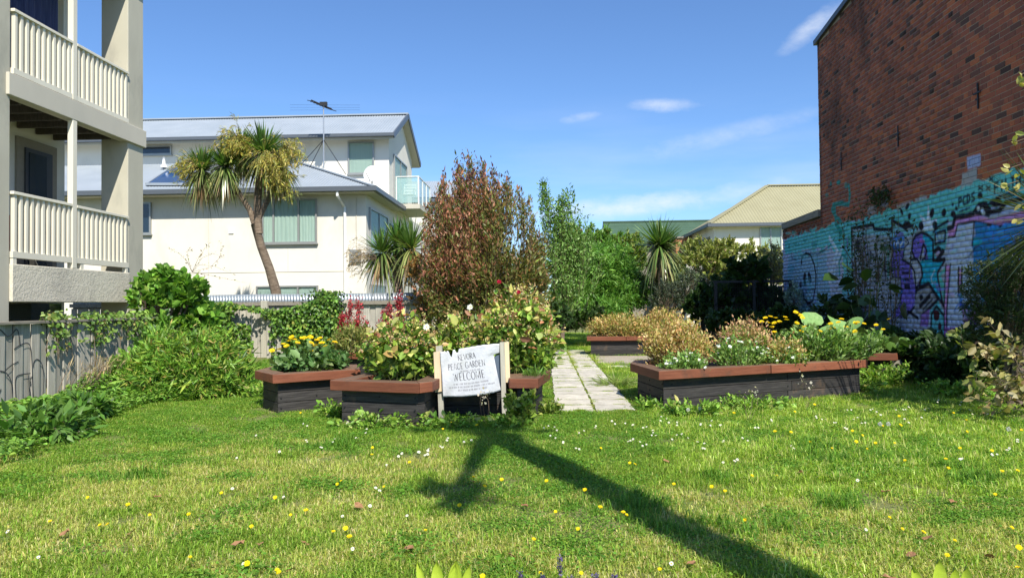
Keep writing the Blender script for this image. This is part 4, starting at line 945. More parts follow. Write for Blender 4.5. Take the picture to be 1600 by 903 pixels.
def brickmat(name, mortar):
    m, nt, b = newmat(name)
    geo = node(nt, 'ShaderNodeNewGeometry'); sp_ = node(nt, 'ShaderNodeSeparateXYZ'); nt.links.new(geo.outputs['Position'], sp_.inputs[0])
    cb = node(nt, 'ShaderNodeCombineXYZ')
    nt.links.new(mth(nt, 'DIVIDE', mth(nt, 'SUBTRACT', sp_.outputs['Y'], 9.6), PW * RES), cb.inputs[0]); nt.links.new(mth(nt, 'DIVIDE', sp_.outputs['Z'], PH * RES), cb.inputs[1])
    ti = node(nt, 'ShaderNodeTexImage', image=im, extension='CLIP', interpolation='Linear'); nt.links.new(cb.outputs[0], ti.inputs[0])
    sq = mix_rgb(nt, 1.0, ti.outputs['Color'], ti.outputs['Color'], 'MULTIPLY')
    if mortar: base = mix_rgb(nt, tex(nt, 40), (.36, .29, .22), (.56, .46, .36))
    else:
        at = node(nt, 'ShaderNodeAttribute', attribute_name='tint'); oi = node(nt, 'ShaderNodeObjectInfo')
        fr_ = mth(nt, 'FRACT', mth(nt, 'ADD', at.outputs['Fac'], oi.outputs['Random']))
        cr = node(nt, 'ShaderNodeValToRGB'); nt.links.new(fr_, cr.inputs[0]); e = cr.color_ramp.elements
        e[0].position = 0; e[0].color = (.045, .028, .024, 1); e[1].position = 1; e[1].color = (.55, .16, .065, 1)
        for p_, c_ in ((.05, (.13, .065, .05, 1)), (.13, (.26, .09, .06, 1)), (.55, (.37, .11, .065, 1)), (.8, (.45, .125, .065, 1))): q_ = e.new(p_); q_.color = c_
        base = mix_rgb(nt, mth(nt, 'MULTIPLY', contrast(nt, tex(nt, 45, detail=4), .35, .7), .4), cr.outputs[0], (.10, .05, .04))
    pf = mth(nt, 'MULTIPLY', ti.outputs['Alpha'], mth(nt, 'ADD', mth(nt, 'MULTIPLY', contrast(nt, tex(nt, 18, detail=6, rough=.7), .25, .45), .22 if not mortar else .5), .78 if not mortar else .25), clamp=True)
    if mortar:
        sq = mix_rgb(nt, 1.0, sq, (.38, .38, .42), 'MULTIPLY'); pf = mth(nt, 'MULTIPLY', ti.outputs['Alpha'], .93)  # shadow of the recessed joints put into the colour of painted mortar
    nt.links.new(mix_rgb(nt, pf, base, sq), b.inputs['Base Color']); b.inputs['Roughness'].default_value = .85; b.inputs['Specular IOR Level'].default_value = .25
    bump(nt, b, tex(nt, 70, detail=5), .5, .004); return m
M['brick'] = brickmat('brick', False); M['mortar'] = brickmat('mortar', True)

bb_ = root('brick_building', 'tall red brick building with painted graffiti mural along its base', 'building', (9, 13.5, 0))
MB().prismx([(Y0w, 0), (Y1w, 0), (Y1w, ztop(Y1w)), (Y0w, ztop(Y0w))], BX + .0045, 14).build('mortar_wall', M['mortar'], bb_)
mb = MB(); mb.beam((BX + .08, Y0w - .05, ztop(Y0w) + .05), (BX + .08, Y1w + .06, ztop(Y1w) + .05), .30, .11); mb.build('parapet_cap', M['trim_dark'], bb_)
lw = root('mural_garden_wall', 'lower brick wall with dark capping and a smiling ghost painted in blue', 'wall', (BX, 18.7, 0))
ZT2 = 3.20
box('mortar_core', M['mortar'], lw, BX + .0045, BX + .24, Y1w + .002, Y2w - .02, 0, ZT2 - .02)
mb = MB(); mb.beam((BX + .11, Y1w + .004, ZT2 + .10), (BX + .11, Y2w - .1, ZT2 + .06), .34, .16); mb.build('coping', M['cap_old'], lw)
def courses(y0, y1, zmax_fn, zmin=0):
    out = []; k = 0; z = zmin
    while z < zmax_fn(y1) + .9:
        hd = (k % 4 == 2); ln = .110 if hd else .228; off = (k % 2) * .119 + (.06 if hd else 0); y = y0 - off
        while y < y1:
            a_, b_ = max(y, y0), min(y + ln, y1)
            if b_ - a_ > .03 and z + .076 < zmax_fn((a_ + b_) / 2): out.append((a_, b_, z, hd))
            y += ln + .010
        z += .086; k += 1
    return out
def brickjoin(lst, parent, name='bricks'):
    n = len(lst); A = np.array([(a, b_, z) for a, b_, z, _ in lst]); jx = np.clip(rng.normal(size=n) * .0016, -.003, .0025)
    x0_, x1_ = BX + jx, np.full(n, BX + .03); V = np.zeros((n, 8, 3))
    for i, (xx, yy, zz) in enumerate([(0, 0, 0), (1, 0, 0), (1, 1, 0), (0, 1, 0), (0, 0, 1), (1, 0, 1), (1, 1, 1), (0, 1, 1)]):
        V[:, i, 0] = x1_ if xx else x0_; V[:, i, 1] = A[:, 1] if yy else A[:, 0]; V[:, i, 2] = A[:, 2] + (.076 if zz else 0) + (rng.normal(size=n) * .0008)
    fq = np.array([0, 3, 2, 1, 4, 5, 6, 7, 0, 1, 5, 4, 2, 3, 7, 6, 3, 0, 4, 7]); fl = (fq[None] + (np.arange(n) * 8)[:, None]).ravel()
    o = npmesh(name, V.reshape(-1, 3), fl, 4, None, M['brick'], parent); at = o.data.attributes.new('tint', 'FLOAT', 'POINT')
    at.data.foreach_set('value', np.repeat(rng.random(n), 8).astype(np.float32)); o['kind'] = 'stuff'; return o
allb = courses(Y0w, Y1w, ztop)
vis = []
for i, (a_, b_, z, hd) in enumerate(allb):
    u_, v_ = proj((BX, (a_ + b_) / 2, z + .04))
    if u_ < 1600 and 0 < v_ < 300 and b_ - a_ > (.1 if hd else .22): vis.append((a_, i))
single = set(i for _, i in sorted(vis)[:296])
bS = MB().box(0, .03, 0, .228, 0, .076).mesh('brick', M['brick']); bH = MB().box(0, .03, 0, .110, 0, .076).mesh('brick', M['brick'])
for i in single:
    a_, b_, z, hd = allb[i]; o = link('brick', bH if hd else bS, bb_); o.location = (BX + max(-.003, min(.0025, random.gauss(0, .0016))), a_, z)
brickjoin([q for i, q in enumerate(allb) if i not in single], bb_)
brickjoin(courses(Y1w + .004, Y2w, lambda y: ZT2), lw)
# ragged toothed end of the garden wall
for k in range(18):
    z = k * .172; l_ = random.uniform(.03, .11); o = link('brick', bH, lw); o.scale = (7, l_ / .110, 1); o.location = (BX + .002, Y2w + .004, z)
# iron tie plates
for (px, py) in ((1529, 150), (1404, 213), (1315, 252), (1404 - 0, 213)):
    if (px, py) == (1404, 213) and any(o.name.startswith('tie') and abs(o.get('px', 0) - 1404) < 1 for o in bpy.data.objects): continue
    p_ = PX(px, py, BX); mb = MB(); mb.box(BX - .02, BX - .004, p_[1] - .012, p_[1] + .012, p_[2] - .19, p_[2] + .19); mb.box(BX - .03, BX - .021, p_[1] - .09, p_[1] + .09, p_[2] + .03, p_[2] + .055); mb.box(BX - .03, BX - .021, p_[1] - .035, p_[1] + .035, p_[2] - .06, p_[2] - .035)
    o = mb.build('tie_plate', M['black'], bb_); o['px'] = px
for o in bpy.data.objects:
    if 'px' in o: del o['px']

# ================================================================ vegetation
GREEN = [(.08, .17, .025, 3), (.12, .24, .035, 3), (.18, .31, .05, 1.5), (.05, .11, .02, 1)]
YG = [(.16, .25, .035, 3), (.22, .30, .05, 2), (.10, .17, .025, 2), (.30, .33, .08, 1)]
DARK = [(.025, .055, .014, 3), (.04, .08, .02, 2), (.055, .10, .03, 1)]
def A3(*p): return np.array(p, float)

def swords(name, c, n, L, w, parent, pal, up=.1, droop=.5, zmin=-.6, mat='gloss_leaf', segs=4, sag=None):
    """head of sword leaves radiating from c"""
    d = rdir(n * 3, up); d = d[d[:, 2] > zmin][:n]; n = len(d)
    LL = L * rng.uniform(.7, 1.1, n); side = unit(np.cross(d, A3(0, 0, 1) + rng.normal(size=(n, 3)) * .15)); P_ = []
    sg = droop * rng.uniform(.4, 1.3, n) * (1.15 - np.clip(d[:, 2], 0, 1))
    prof = [.55, 1, .9, .6, .04][:segs + 1] if segs == 4 else np.interp(np.linspace(0, 1, segs + 1), [0, .25, .5, .75, 1], [.55, 1, .9, .6, .04])
    for j in range(segs + 1):
        t = j / segs; p = np.array(c) + d * (LL * t)[:, None] - A3(0, 0, 1) * (sg * LL * t * t)[:, None] + d * .04
        P_ += [p - side * w / 2 * prof[j], p + side * w / 2 * prof[j]]
    V = np.stack(P_, 1); k = 2 * (segs + 1); fq = np.array([[2 * j, 2 * j + 1, 2 * j + 3, 2 * j + 2] for j in range(segs)]).ravel()
    fl = (fq[None] + (np.arange(n) * k)[:, None]).ravel(); col = np.repeat(palette(n, pal, .2), k, 0)
    return npmesh(name, V.reshape(-1, 3), fl, 4, col, M[mat], parent)
SW = [(.075, .16, .03, 3), (.12, .23, .05, 3), (.24, .34, .10, 1.6), (.04, .085, .02, 1)]
OLD = [(.20, .24, .08, 2), (.28, .28, .11, 2), (.12, .15, .05, 1)]
DEAD = [(.30, .21, .11, 2), (.20, .13, .07, 2), (.38, .30, .17, 1)]
PAN = [(.44, .37, .07, 3), (.50, .44, .13, 2), (.34, .27, .05, 2), (.26, .32, .06, 2)]
def panicle(c, out, r, n, parent):
    st = np.repeat([c], n, 0) + rng.normal(size=(n, 3)) * .05; dd = unit(np.array(out) + rng.normal(size=(n, 3)) * .55)
    en = st + dd * r * rng.uniform(.5, 1.1, (n, 1)); en[:, 2] -= r * .35 * rng.random(n)
    shoots('panicle', st, en, 34, .085, .014, PAN, parent, t0=.30, fwd=.65, arch=.22, spread=.022, mat='leaf', stems=True, sr=.006, droop=.45)
def cabbage(name, label, base, trunk, heads, L, w, n, pans=(), skirt=0):
    r = root(name, label, 'tree', base)
    mb = MB()
    for pts, rad in trunk: mb.tube(pts, rad, 10)
    mb.build('trunk', M['bark'], r, True)
    for (hx_, hy_, hz_, s) in heads:
        c = (hx_, hy_, hz_)
        swords('leaf_head', c, int(n * .6), L * s, w, r, SW, up=.85, droop=.10, zmin=.12)
        swords('leaf_skirt', c, int(n * .6), L * s * .92, w, r, OLD + [(.10, .17, .04, 2)], up=-.30, droop=.85, zmin=-.75)
        if skirt: swords('dead_leaves', (hx_, hy_, hz_ - .12), int(n * .3), L * s * .75, w * .8, r, DEAD, up=-1.6, droop=.5, zmin=-1, mat='dead')
    for c, out, rr, nn in pans: panicle(np.array(c, float), out, rr, nn, r)
    return r
yv = 18.62
q = lambda px, py, y=yv: PY(px, py, y)
cabbage('cabbage_tree', 'tall cabbage tree with three leafy heads and mustard flower sprays before the white house', (q(430, 470)[0], yv, 0),
        [([(q(436, 475)[0], yv, 0), q(431, 455), q(421, 420), q(408, 385), q(398, 350)], [.15, .13, .11, .105, .10]), ([q(404, 365), q(402, 330), q(404, 290), q(408, 262)], [.11, .095, .09, .08]),
         ([q(402, 360), q(390, 328), q(372, 300), q(352, 272)], [.09, .07, .065, .06]), ([q(372, 302), q(340, 296), q(318, 285)], [.06, .05, .05]), ([q(405, 340), q(425, 300), q(432, 268)], [.07, .06, .06])],
        [(*q(316, 268), 1.0), (*q(378, 238, 18.8), .9), (*q(412, 240, 18.5), 1.12), (*q(352, 262, 18.45), .9), (*q(436, 262, 18.75), .9)], .72, .045, 300,
        [(q(305, 258, 18.4), (-.75, -.35, -.45), .55, 60), (q(374, 216, 18.35), (-.35, -.7, -.35), .55, 64), (q(392, 224, 18.3), (-.5, -.7, -.3), .4, 30), (q(424, 246, 18.2), (.3, -.8, -.5), .6, 70), (q(442, 232, 18.5), (.75, -.25, -.3), .62, 54), (q(436, 268, 18.4), (.4, -.5, -.9), .66, 50)], skirt=1)
cabbage('cabbage_tree', 'short cabbage tree with a wide fringed head standing between the two houses', (q(620, 470)[0], yv, 0),
        [([(q(622, 475)[0], yv, 0), q(622, 440), q(619, 405)], [.14, .12, .11]), ([q(620, 420), q(600, 400)], [.07, .06]), ([q(620, 420), q(640, 395)], [.07, .06])],
        [(*q(597, 395), .85), (*q(643, 390), 1.0), (*q(620, 380, 18.9), .85)], .86, .055, 130, [], skirt=1)
r_ = [o for o in bpy.data.objects if o.get('category') == 'tree'][-1]
st = np.repeat([q(588, 402, 18.3)], 40, 0); dd = unit(A3(-.9, -.1, -.2) + rng.normal(size=(40, 3)) * .35)
shoots('dry_panicle', st, st + dd * .75, 26, .07, .012, [(.42, .33, .2, 2), (.3, .22, .12, 1)], r_, t0=.3, arch=.15, mat='dead', droop=.5)
cabbage('cabbage_tree', 'cabbage tree with one round spiky head in front of the green roof', (PY(1032, 470, 22)[0], 22, 0),
        [([(PY(1034, 480, 22)[0], 22, 0), PY(1034, 440, 22), PY(1030, 392, 22)], [.14, .12, .11])],
        [(*PY(1030, 385, 22), 1.0), (*PY(1038, 392, 22.3), .8)], .95, .055, 190, [], skirt=1)

# brown purple hop bush
def hop(pos, t):
    n = len(pos); x, z = pos[:, 0], pos[:, 2]
    c = palette(n, [(.24, .12, .05, 2), (.20, .17, .05, 3), (.15, .18, .045, 3.5), (.32, .20, .10, .8)], .25)
    left = np.clip((-.95 - x) * 1.2 + (z - 2.4) * .25, 0, 1)[:, None]; top = np.clip((z - 3.5) / 1.1, 0, 1)[:, None]; low = np.clip((2.4 - z) / 1.6, 0, 1)[:, None]
    pk = rng.random((n, 1))
    c = np.where(pk < left * .8, palette(n, [(.42, .18, .11, 3), (.33, .14, .08, 2), (.24, .13, .06, 1.5)], .2), c)
    c = np.where((pk > 1 - top * .75), palette(n, [(.11, .045, .05, 2), (.07, .03, .035, 2), (.16, .06, .055, 1)], .2), c)
    c = np.where((rng.random((n, 1)) < np.maximum(low, .25)), palette(n, [(.15, .18, .04, 3), (.22, .21, .055, 2), (.09, .12, .03, 1)], .2), c)
    return c
hb = root('hop_bush', 'tall bronze and purple leaved hop bush in the centre of the garden', 'shrub', (-1.3, 17, 0))
K = 760; az = rng.random(K) * 6.283; rr = np.sqrt(rng.random(K))
en = np.stack([-1.36 + 1.50 * rr * np.cos(az), 17 + 1.2 * rr * np.sin(az), np.zeros(K)], 1)
def htop(x):   # silhouette: height against x
    b = np.interp(x, [-3.0, -2.75, -2.5, -2.2, -1.9, -1.5, -1.25, -1.0, -.7, -.45, -.2, .0, .25], [2.0, 3.1, 3.7, 3.9, 4.05, 4.05, 3.85, 3.9, 3.85, 3.6, 3.35, 3.0, 2.1])
    for c_, a_, w_ in ((-2.62, .25, .11), (-2.27, .50, .08), (-1.93, .5, .10), (-1.80, .45, .05), (-1.62, .65, .10), (-1.36, .60, .10), (-1.08, .45, .11), (-.80, .35, .06), (-.52, .30, .06), (-.30, .25, .05)): b = b + a_ * np.exp(-((x - c_) / w_) ** 2)
    return b
en[:, 2] = htop(en[:, 0]) * rng.uniform(.35, 1.0, K) ** .6 * (1 - .06 * rr ** 2) * rng.uniform(.95, 1.04, K)
kp = ~((vnoise(en[:, 0] * 1.0, en[:, 2] * .55, 2.6, 31) > .76) & (en[:, 2] > 2.6)); en = en[kp]; K = len(en)
st = en.copy(); st[:, :2] = A3(-1.35, 17) + (en[:, :2] - A3(-1.35, 17)) * .55; st[:, 2] = en[:, 2] * .30
shoots('foliage', st, en, 100, .088, .030, [(1, 1, 1)], hb, t0=.10, fwd=.62, arch=.04, spread=.06, palfn=hop, sr=.005)
K = 90; en2 = np.stack([rng.uniform(-2.95, .05, K), rng.uniform(15.9, 16.6, K), rng.uniform(.7, 2.4, K)], 1); st2 = np.stack([-1.4 + (en2[:, 0] + 1.4) * .6, np.full(K, 16.8), en2[:, 2] * .5], 1)
xx_ = np.concatenate([rng.normal(c_, .05, 16) for c_ in (-2.62, -2.27, -1.93, -1.62, -1.36, -1.08, -.80, -.50, -.28)]); en3 = np.stack([xx_, rng.normal(16.6, .2, len(xx_)), htop(xx_) * rng.uniform(.93, 1.0, len(xx_))], 1); st3 = en3 - np.stack([np.zeros(len(xx_)), np.zeros(len(xx_)), np.full(len(xx_), 1.1)], 1) + rng.normal(size=(len(xx_), 3)) * .08
shoots('tip_foliage', st3, en3, 34, .085, .026, [(1, 1, 1)], hb, t0=.1, fwd=.6, arch=.02, spread=.03, palfn=hop, sr=.005)
shoots('lower_foliage', st2, en2, 70, .10, .036, [(1, 1, 1)], hb, t0=.2, fwd=.4, arch=.12, spread=.06, palfn=hop, sr=.008)
mb = MB()
for k in range(9):
    a = k * .7; mb.tube([(-1.4 + .15 * math.cos(a), 17 + .15 * math.sin(a), 0), (-1.4 + .5 * math.cos(a), 17 + .4 * math.sin(a), 1.2), (-1.4 + .95 * math.cos(a), 17 + .7 * math.sin(a), 2.6)], [.06, .045, .02], 6)
mb.build('trunk', M['bark'], hb, True)
bush('rust_shrub', 'rusty orange leaved shrub between the short cabbage tree and the hop bush', 'shrub', [(PY(672, 400, 18.0)[0], 18.0, 1.9, .62, .5, 1.0), (PY(680, 445, 17.6)[0], 17.6, 1.2, .6, .5, .7)], 150, 46, .07, .03, [(.34, .17, .05, 3), (.24, .13, .04, 2), (.14, .13, .04, 1)], arch=.12)

# tall fresh green shrub right of the hop bush
tg = root('tall_green_shrub', 'tall light green shrub with thin upright plumes beside the hop bush', 'shrub', (.5, 19, 0))
EN = []
for (px, py, k, sp_) in [(849, 284, 12, .03), (851, 305, 10, .04), (873, 308, 16, .06), (887, 300, 12, .05), (872, 340, 34, .16), (897, 345, 24, .14), (862, 390, 46, .26), (890, 390, 46, .30), (908, 380, 26, .2), (880, 440, 60, .4)]:
    p = A3(*PY(px, py, 19)); EN.append(p + rng.normal(size=(k, 3)) * A3(sp_, sp_, sp_ * 1.0))
EN = np.concatenate(EN); ST = EN.copy(); ST[:, 0] = .45 + (EN[:, 0] - .45) * .75; ST[:, 2] = EN[:, 2] * .62
shoots('foliage', ST, EN, 46, .075, .036, [(.15, .28, .055, 3), (.22, .37, .09, 2), (.10, .19, .04, 2), (.30, .40, .16, .7)], tg, t0=.1, fwd=.5, arch=.05, spread=.05, sr=.004)
MB().tube([(.45, 19, 0), (.5, 19, 1.6), (.4, 19, 3.2)], [.06, .045, .02], 6).build('trunk', M['bark'], tg, True)

# far shrub belt
P2 = lambda px, py, Y: PY(px, py, Y)
def el(px, py, Y, rx, rz, ry=None): p = PY(px, py, Y); return (p[0], Y, p[2], rx, ry or rx * .8, rz)
WIL = [(.12, .27, .04, 3), (.16, .33, .055, 3), (.22, .40, .07, 1.5), (.08, .17, .03, 1)]
bush('willow_bush', 'feathery bright green bush at the far end of the lawn', 'shrub', [el(940, 432, 23.2, 1.25, 1.15), el(900, 465, 22.8, .85, .95), el(975, 462, 22.8, .85, .80), el(935, 490, 22.3, .95, .6)], 560, 70, .17, .030, WIL, arch=.14, fwd=.45, droop=.15, spread=.07, t0=.3)
bush('mixed_shrub', 'green shrub with a few reddish tips above the feathery bush', 'shrub', [el(930, 392, 27, 1.1, .95), el(965, 398, 27, .9, .85), el(900, 410, 27.5, 1.1, 1.6), el(915, 385, 27.5, .8, .9), el(960, 425, 26.2, 1.3, 1.0)], 330, 56, .12, .055, [(.13, .27, .04, 3), (.20, .34, .06, 2), (.08, .17, .03, 2), (.30, .14, .07, .35)], arch=.1)
bush('hazel_bush', 'yellow green rounded bush left of the spiky cabbage tree', 'shrub', [el(985, 400, 24.2, .55, .8)], 110, 46, .09, .045, YG, arch=.1)
bush('olive_shrub', 'dusty olive shrub under the spiky cabbage tree', 'shrub', [el(1015, 455, 22.6, .55, .7), el(1060, 455, 22.4, .9, .8)], 200, 46, .075, .025, [(.17, .23, .10, 3), (.27, .33, .17, 2), (.09, .14, .05, 2)], arch=.12)
bush('pale_hedge', 'light yellow green hedge in front of the beige roofed house', 'hedge', [el(1095, 415, 25, 1.25, .95), el(1150, 412, 25.5, 1.2, .85), el(1195, 430, 25.5, .95, 1.05)], 420, 60, .11, .05, [(.27, .31, .07, 3), (.36, .38, .12, 2), (.17, .21, .05, 2), (.44, .38, .19, .6)], arch=.12)
bush('grey_shrub', 'grey green small leaved shrub behind the far planter', 'shrub', [el(1045, 470, 20.5, .62, .6), el(1085, 455, 20.6, .7, .65)], 190, 50, .05, .022, [(.06, .085, .05, 3), (.11, .14, .09, 2), (.035, .05, .025, 2)], arch=.1)
bush('dark_fig', 'dark broad leaved fig growing through the black trellis', 'shrub', [el(1165, 430, 19.4, .62, .45), el(1140, 470, 19.3, .5, .5)], 80, 18, .17, .13, DARK, arch=.1, shape='o')
bush('thin_shrub', 'thin dry shrub with pale leaves against the corner of the mural wall', 'shrub', [el(1205, 420, 21, .45, .8)], 90, 30, .07, .03, [(.25, .25, .12, 2), (.34, .30, .18, 2), (.13, .15, .06, 1)], arch=.15)
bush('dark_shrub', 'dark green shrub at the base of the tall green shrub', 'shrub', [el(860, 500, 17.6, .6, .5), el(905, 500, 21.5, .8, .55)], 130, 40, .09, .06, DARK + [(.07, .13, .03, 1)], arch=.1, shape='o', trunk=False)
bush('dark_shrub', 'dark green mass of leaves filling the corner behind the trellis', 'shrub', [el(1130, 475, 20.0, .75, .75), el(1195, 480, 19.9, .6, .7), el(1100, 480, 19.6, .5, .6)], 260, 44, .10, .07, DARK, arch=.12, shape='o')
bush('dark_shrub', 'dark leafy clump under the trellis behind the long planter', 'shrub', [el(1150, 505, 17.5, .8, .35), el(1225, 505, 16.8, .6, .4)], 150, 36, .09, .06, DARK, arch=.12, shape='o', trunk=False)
bush('silver_plant', 'small silvery plant at the foot of the ghost mural', 'plant', [el(1240, 470, 18.4, .22, .55)], 50, 30, .06, .02, [(.30, .40, .34, 2), (.16, .24, .18, 2)], arch=.1, trunk=False)
tr = root('trellis', 'black timber trellis with wire mesh across the back right corner', 'trellis', (5.2, 19, 0))
ztr = PY(1150, 442, 19)[2]
for x in (4.32, 5.28, 6.2): box('trellis_post', M['black'], tr, x, x + .07, 18.96, 19.03, 0, ztr)
box('trellis_rail', M['black'], tr, 4.3, 6.3, 18.97, 19.02, ztr + .002, ztr + .06); box('trellis_rail', M['black'], tr, 4.392, 6.19, 18.975, 19.015, .9, .95)
mb = MB()
for k in range(32): x = 4.41 + k * .055; mb.box(x, x + .006, 19.018, 19.024, .1, ztr)
for k in range(26): mb.box(4.33, 6.25, 19.0245, 19.03, .12 + k * .06, .126 + k * .06)
mb.build('mesh_panel', M['black'], tr)
bf2 = root('dark_fence', 'black stained board fence behind the trellis', 'fence', (6, 20.4, 0)); me = MB().box(0, .14, 0, .02, 0, 1.7).mesh('board', M['trim_dark'])
for k in range(18): o = link('board', me, bf2); o.location = (4.1 + k * .15, 20.4, 0)

# climbers and shade plants along the brick wall
cl = root('wall_climber', 'bare stemmed climber scrambling up the mural below the iron ties', 'climbing plant', (6.1, 14.5, 0))
def wp(px, py, X): return A3(*PX(px, py, X))
st, en = [], []
for k in range(34):
    px = random.gauss(1372, 20); a = wp(px, 520, 6.2); b_ = wp(px + random.gauss(-4, 16), random.uniform(310, 430), 6.28); st.append(a * .5 + b_ * .5 if k % 2 else a); en.append(b_)
st, en = np.array(st), np.array(en)
shoots('stems_and_leaves', st, en, 46, .055, .03, DARK + [(.10, .09, .04, 1.5)], cl, t0=.1, fwd=.3, arch=.06, spread=.05, sr=.012)
en = np.array([wp(random.gauss(1378, 12), random.uniform(296, 318), 6.3) for k in range(14)]); st = en * .7 + np.array([wp(1375, 380, 6.25)] * 14) * .3
shoots('tip_leaves', st, en, 30, .06, .03, DARK + [(.10, .07, .03, 2)], cl, t0=.3, arch=.1, spread=.05)
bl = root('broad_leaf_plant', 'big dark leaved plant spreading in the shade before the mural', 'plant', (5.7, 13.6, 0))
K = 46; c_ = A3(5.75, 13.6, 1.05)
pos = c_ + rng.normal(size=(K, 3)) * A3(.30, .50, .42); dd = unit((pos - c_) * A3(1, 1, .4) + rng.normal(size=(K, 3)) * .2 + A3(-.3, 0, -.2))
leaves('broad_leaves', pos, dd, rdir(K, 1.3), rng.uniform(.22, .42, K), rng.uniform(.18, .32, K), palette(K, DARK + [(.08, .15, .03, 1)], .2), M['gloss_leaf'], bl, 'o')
mb = MB()
for k in range(20): p = pos[k]; mb.tube([(5.8, 13.6, 0), tuple((A3(5.8, 13.6, 0) + p) / 2 + A3(0, 0, .15)), tuple(p)], [.015, .01, .005], 4)
mb.build('stems', M['green_stem'], bl)
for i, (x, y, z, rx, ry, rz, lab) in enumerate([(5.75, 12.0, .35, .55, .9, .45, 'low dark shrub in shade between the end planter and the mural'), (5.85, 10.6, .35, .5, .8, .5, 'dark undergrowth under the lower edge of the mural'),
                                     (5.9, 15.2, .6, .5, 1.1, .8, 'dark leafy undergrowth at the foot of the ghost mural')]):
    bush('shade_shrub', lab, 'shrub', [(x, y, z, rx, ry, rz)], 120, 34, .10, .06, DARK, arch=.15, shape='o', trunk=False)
bush('dark_conifer', 'dark fine leaved bush overhanging the mural at the right edge', 'shrub', [(5.45, 8.95, 1.35, .50, .5, .45), (5.35, 8.8, .95, .45, .45, .4), (5.9, 9.1, 1.65, .40, .4, .35)], 320, 60, .055, .012, [(.03, .055, .016, 3), (.05, .085, .025, 2), (.11, .13, .06, .5)], arch=.2, fwd=.45)
pc = wp(1655, 345, 5.3)
rp_ = root('spiky_palm', 'cabbage tree head with dark blades reaching in from the right edge', 'tree', (float(pc[0]), float(pc[1]), 0))
swords('leaf_head', pc, 240, 1.0, .028, rp_, [(.05, .075, .02, 3), (.08, .10, .03, 2), (.15, .14, .06, .6)], up=.0, droop=.12, zmin=-.6)
MB().tube([(float(pc[0]) + .1, float(pc[1]), 0), tuple(pc)], [.09, .07], 8).build('trunk', M['bark'], rp_, True)
# lit leaf sprigs and yellowing bush at the right edge
def sprig(label, pts, n, L, pal):
    for i, (px, py, X) in enumerate(pts): pass
vb = root('yellow_leaf_bush', 'arching bush with large yellowing leaves at the right edge of the lawn', 'shrub', (5.2, 8.4, 0))
st, en = [], []
for k in range(40):
    a = A3(*PY(random.uniform(1590, 1680), random.uniform(560, 640), 8.0)); b_ = A3(*PY(random.uniform(1520, 1640), random.uniform(505, 645), random.uniform(7.4, 8.2))); st.append(a); en.append(b_)
LB = [(.30, .25, .09, 3), (.38, .33, .14, 2), (.18, .22, .05, 2), (.45, .38, .22, 1), (.22, .14, .06, 1)]
shoots('foliage', np.array(st)[:28], np.array(en)[:28], 16, .082, .048, LB, vb, t0=.2, fwd=.45, arch=.15, shape='o', spread=.03, sr=.005, droop=.25)
st = np.array([A3(*PY(1640, 560, 8.0))] * 6); en = np.array([A3(*PY(px, py, 7.9)) for px, py in ((1500, 512), (1518, 540), (1540, 500), (1520, 560), (1550, 600), (1535, 655))])
shoots('long_sprays', st, en, 18, .09, .05, LB, vb, t0=.35, fwd=.5, arch=.12, shape='o', spread=.02, sr=.006, droop=.2)
vn = root('vine', 'thin vine with a few sunlit yellow leaves hanging at the right edge above the mural', 'climbing plant', (4.4, 6.6, 0))
pts_ = [A3(*PY(px, py, 6.6)) for px, py in ((1596, 116), (1594, 130), (1592, 210), (1586, 222), (1580, 262), (1594, 270), (1588, 300), (1575, 288), (1596, 320), (1590, 344))]
pp = np.repeat(pts_, 3, 0) + rng.normal(size=(30, 3)) * .02
leaves('leaf_cluster', pp, rdir(30, -.3), rdir(30, .3), rng.uniform(.05, .09, 30), .045, palette(30, [(.42, .38, .12, 3), (.3, .32, .08, 1)], .15), M['leaf'], vn, 'o')['kind'] = 'stuff'
MB().tube([(4.9, 6.6, 0), (4.75, 6.6, 1.5), tuple(A3(*PY(1625, 300, 6.6))), tuple(A3(*PY(1615, 120, 6.6))), tuple(A3(*PY(1606, 60, 6.6)))], [.03, .02, .012, .008, .004], 5).build('stem', M['twig'], vn)
mb = MB()
for p in pts_: mb.tube([tuple(A3(p[0] + .09, p[1], p[2] + .03)), tuple(p)], .003, 3)
mb.build('side_twigs', M['twig'], vn)

# left side: broad bush, willow-leaved bush, ivy
BRO = [(.12, .26, .035, 3), (.20, .37, .05, 3), (.28, .44, .08, 1.2), (.06, .14, .025, 1.2)]
bush('broad_leaf_bush', 'bright broad leaved bush piled on the end of the paling fence', 'shrub', [el(235, 462, 12.4, .36, .36), el(290, 462, 12.6, .36, .36), el(262, 450, 12.5, .34, .34), el(240, 520, 12.0, .3, .4), el(305, 500, 12.8, .42, .32)], 230, 26, .115, .085, BRO, arch=.12, shape='o')
ar = root('arching_weed', 'wispy stems with tiny seed leaves arching above the broad leaved bush', 'plant', (-5.9, 12.4, 0))
st = np.array([A3(*PY(300, 425, 12.4))] * 7); en = np.array([A3(*PY(px, py, 12.3)) for px, py in ((345, 378), (352, 404), (384, 442), (262, 388), (330, 378), (368, 430), (300, 392))])
shoots('seed_stems', st, en, 26, .03, .016, [(.25, .24, .12, 2), (.35, .28, .18, 2), (.2, .12, .1, 1)], ar, t0=.15, fwd=.4, arch=.14, spread=.012, sr=.004)
OLE = [(.15, .30, .035, 3), (.22, .38, .05, 3), (.34, .44, .07, 1.5), (.42, .34, .10, .7), (.07, .15, .025, 1.6)]
bush('oleander_bush', 'dense rounded bush of narrow yellow green leaves in front of the ivy fence', 'shrub', [(-5.05, 10.4, .32, .86, .75, .66), (-5.45, 10.35, .25, .50, .55, .50), (-4.75, 10.3, .2, .58, .6, .52)], 620, 44, .11, .021, OLE, arch=.16, fwd=.5, t0=.45, droop=.05, inner=.5, spread=.03)
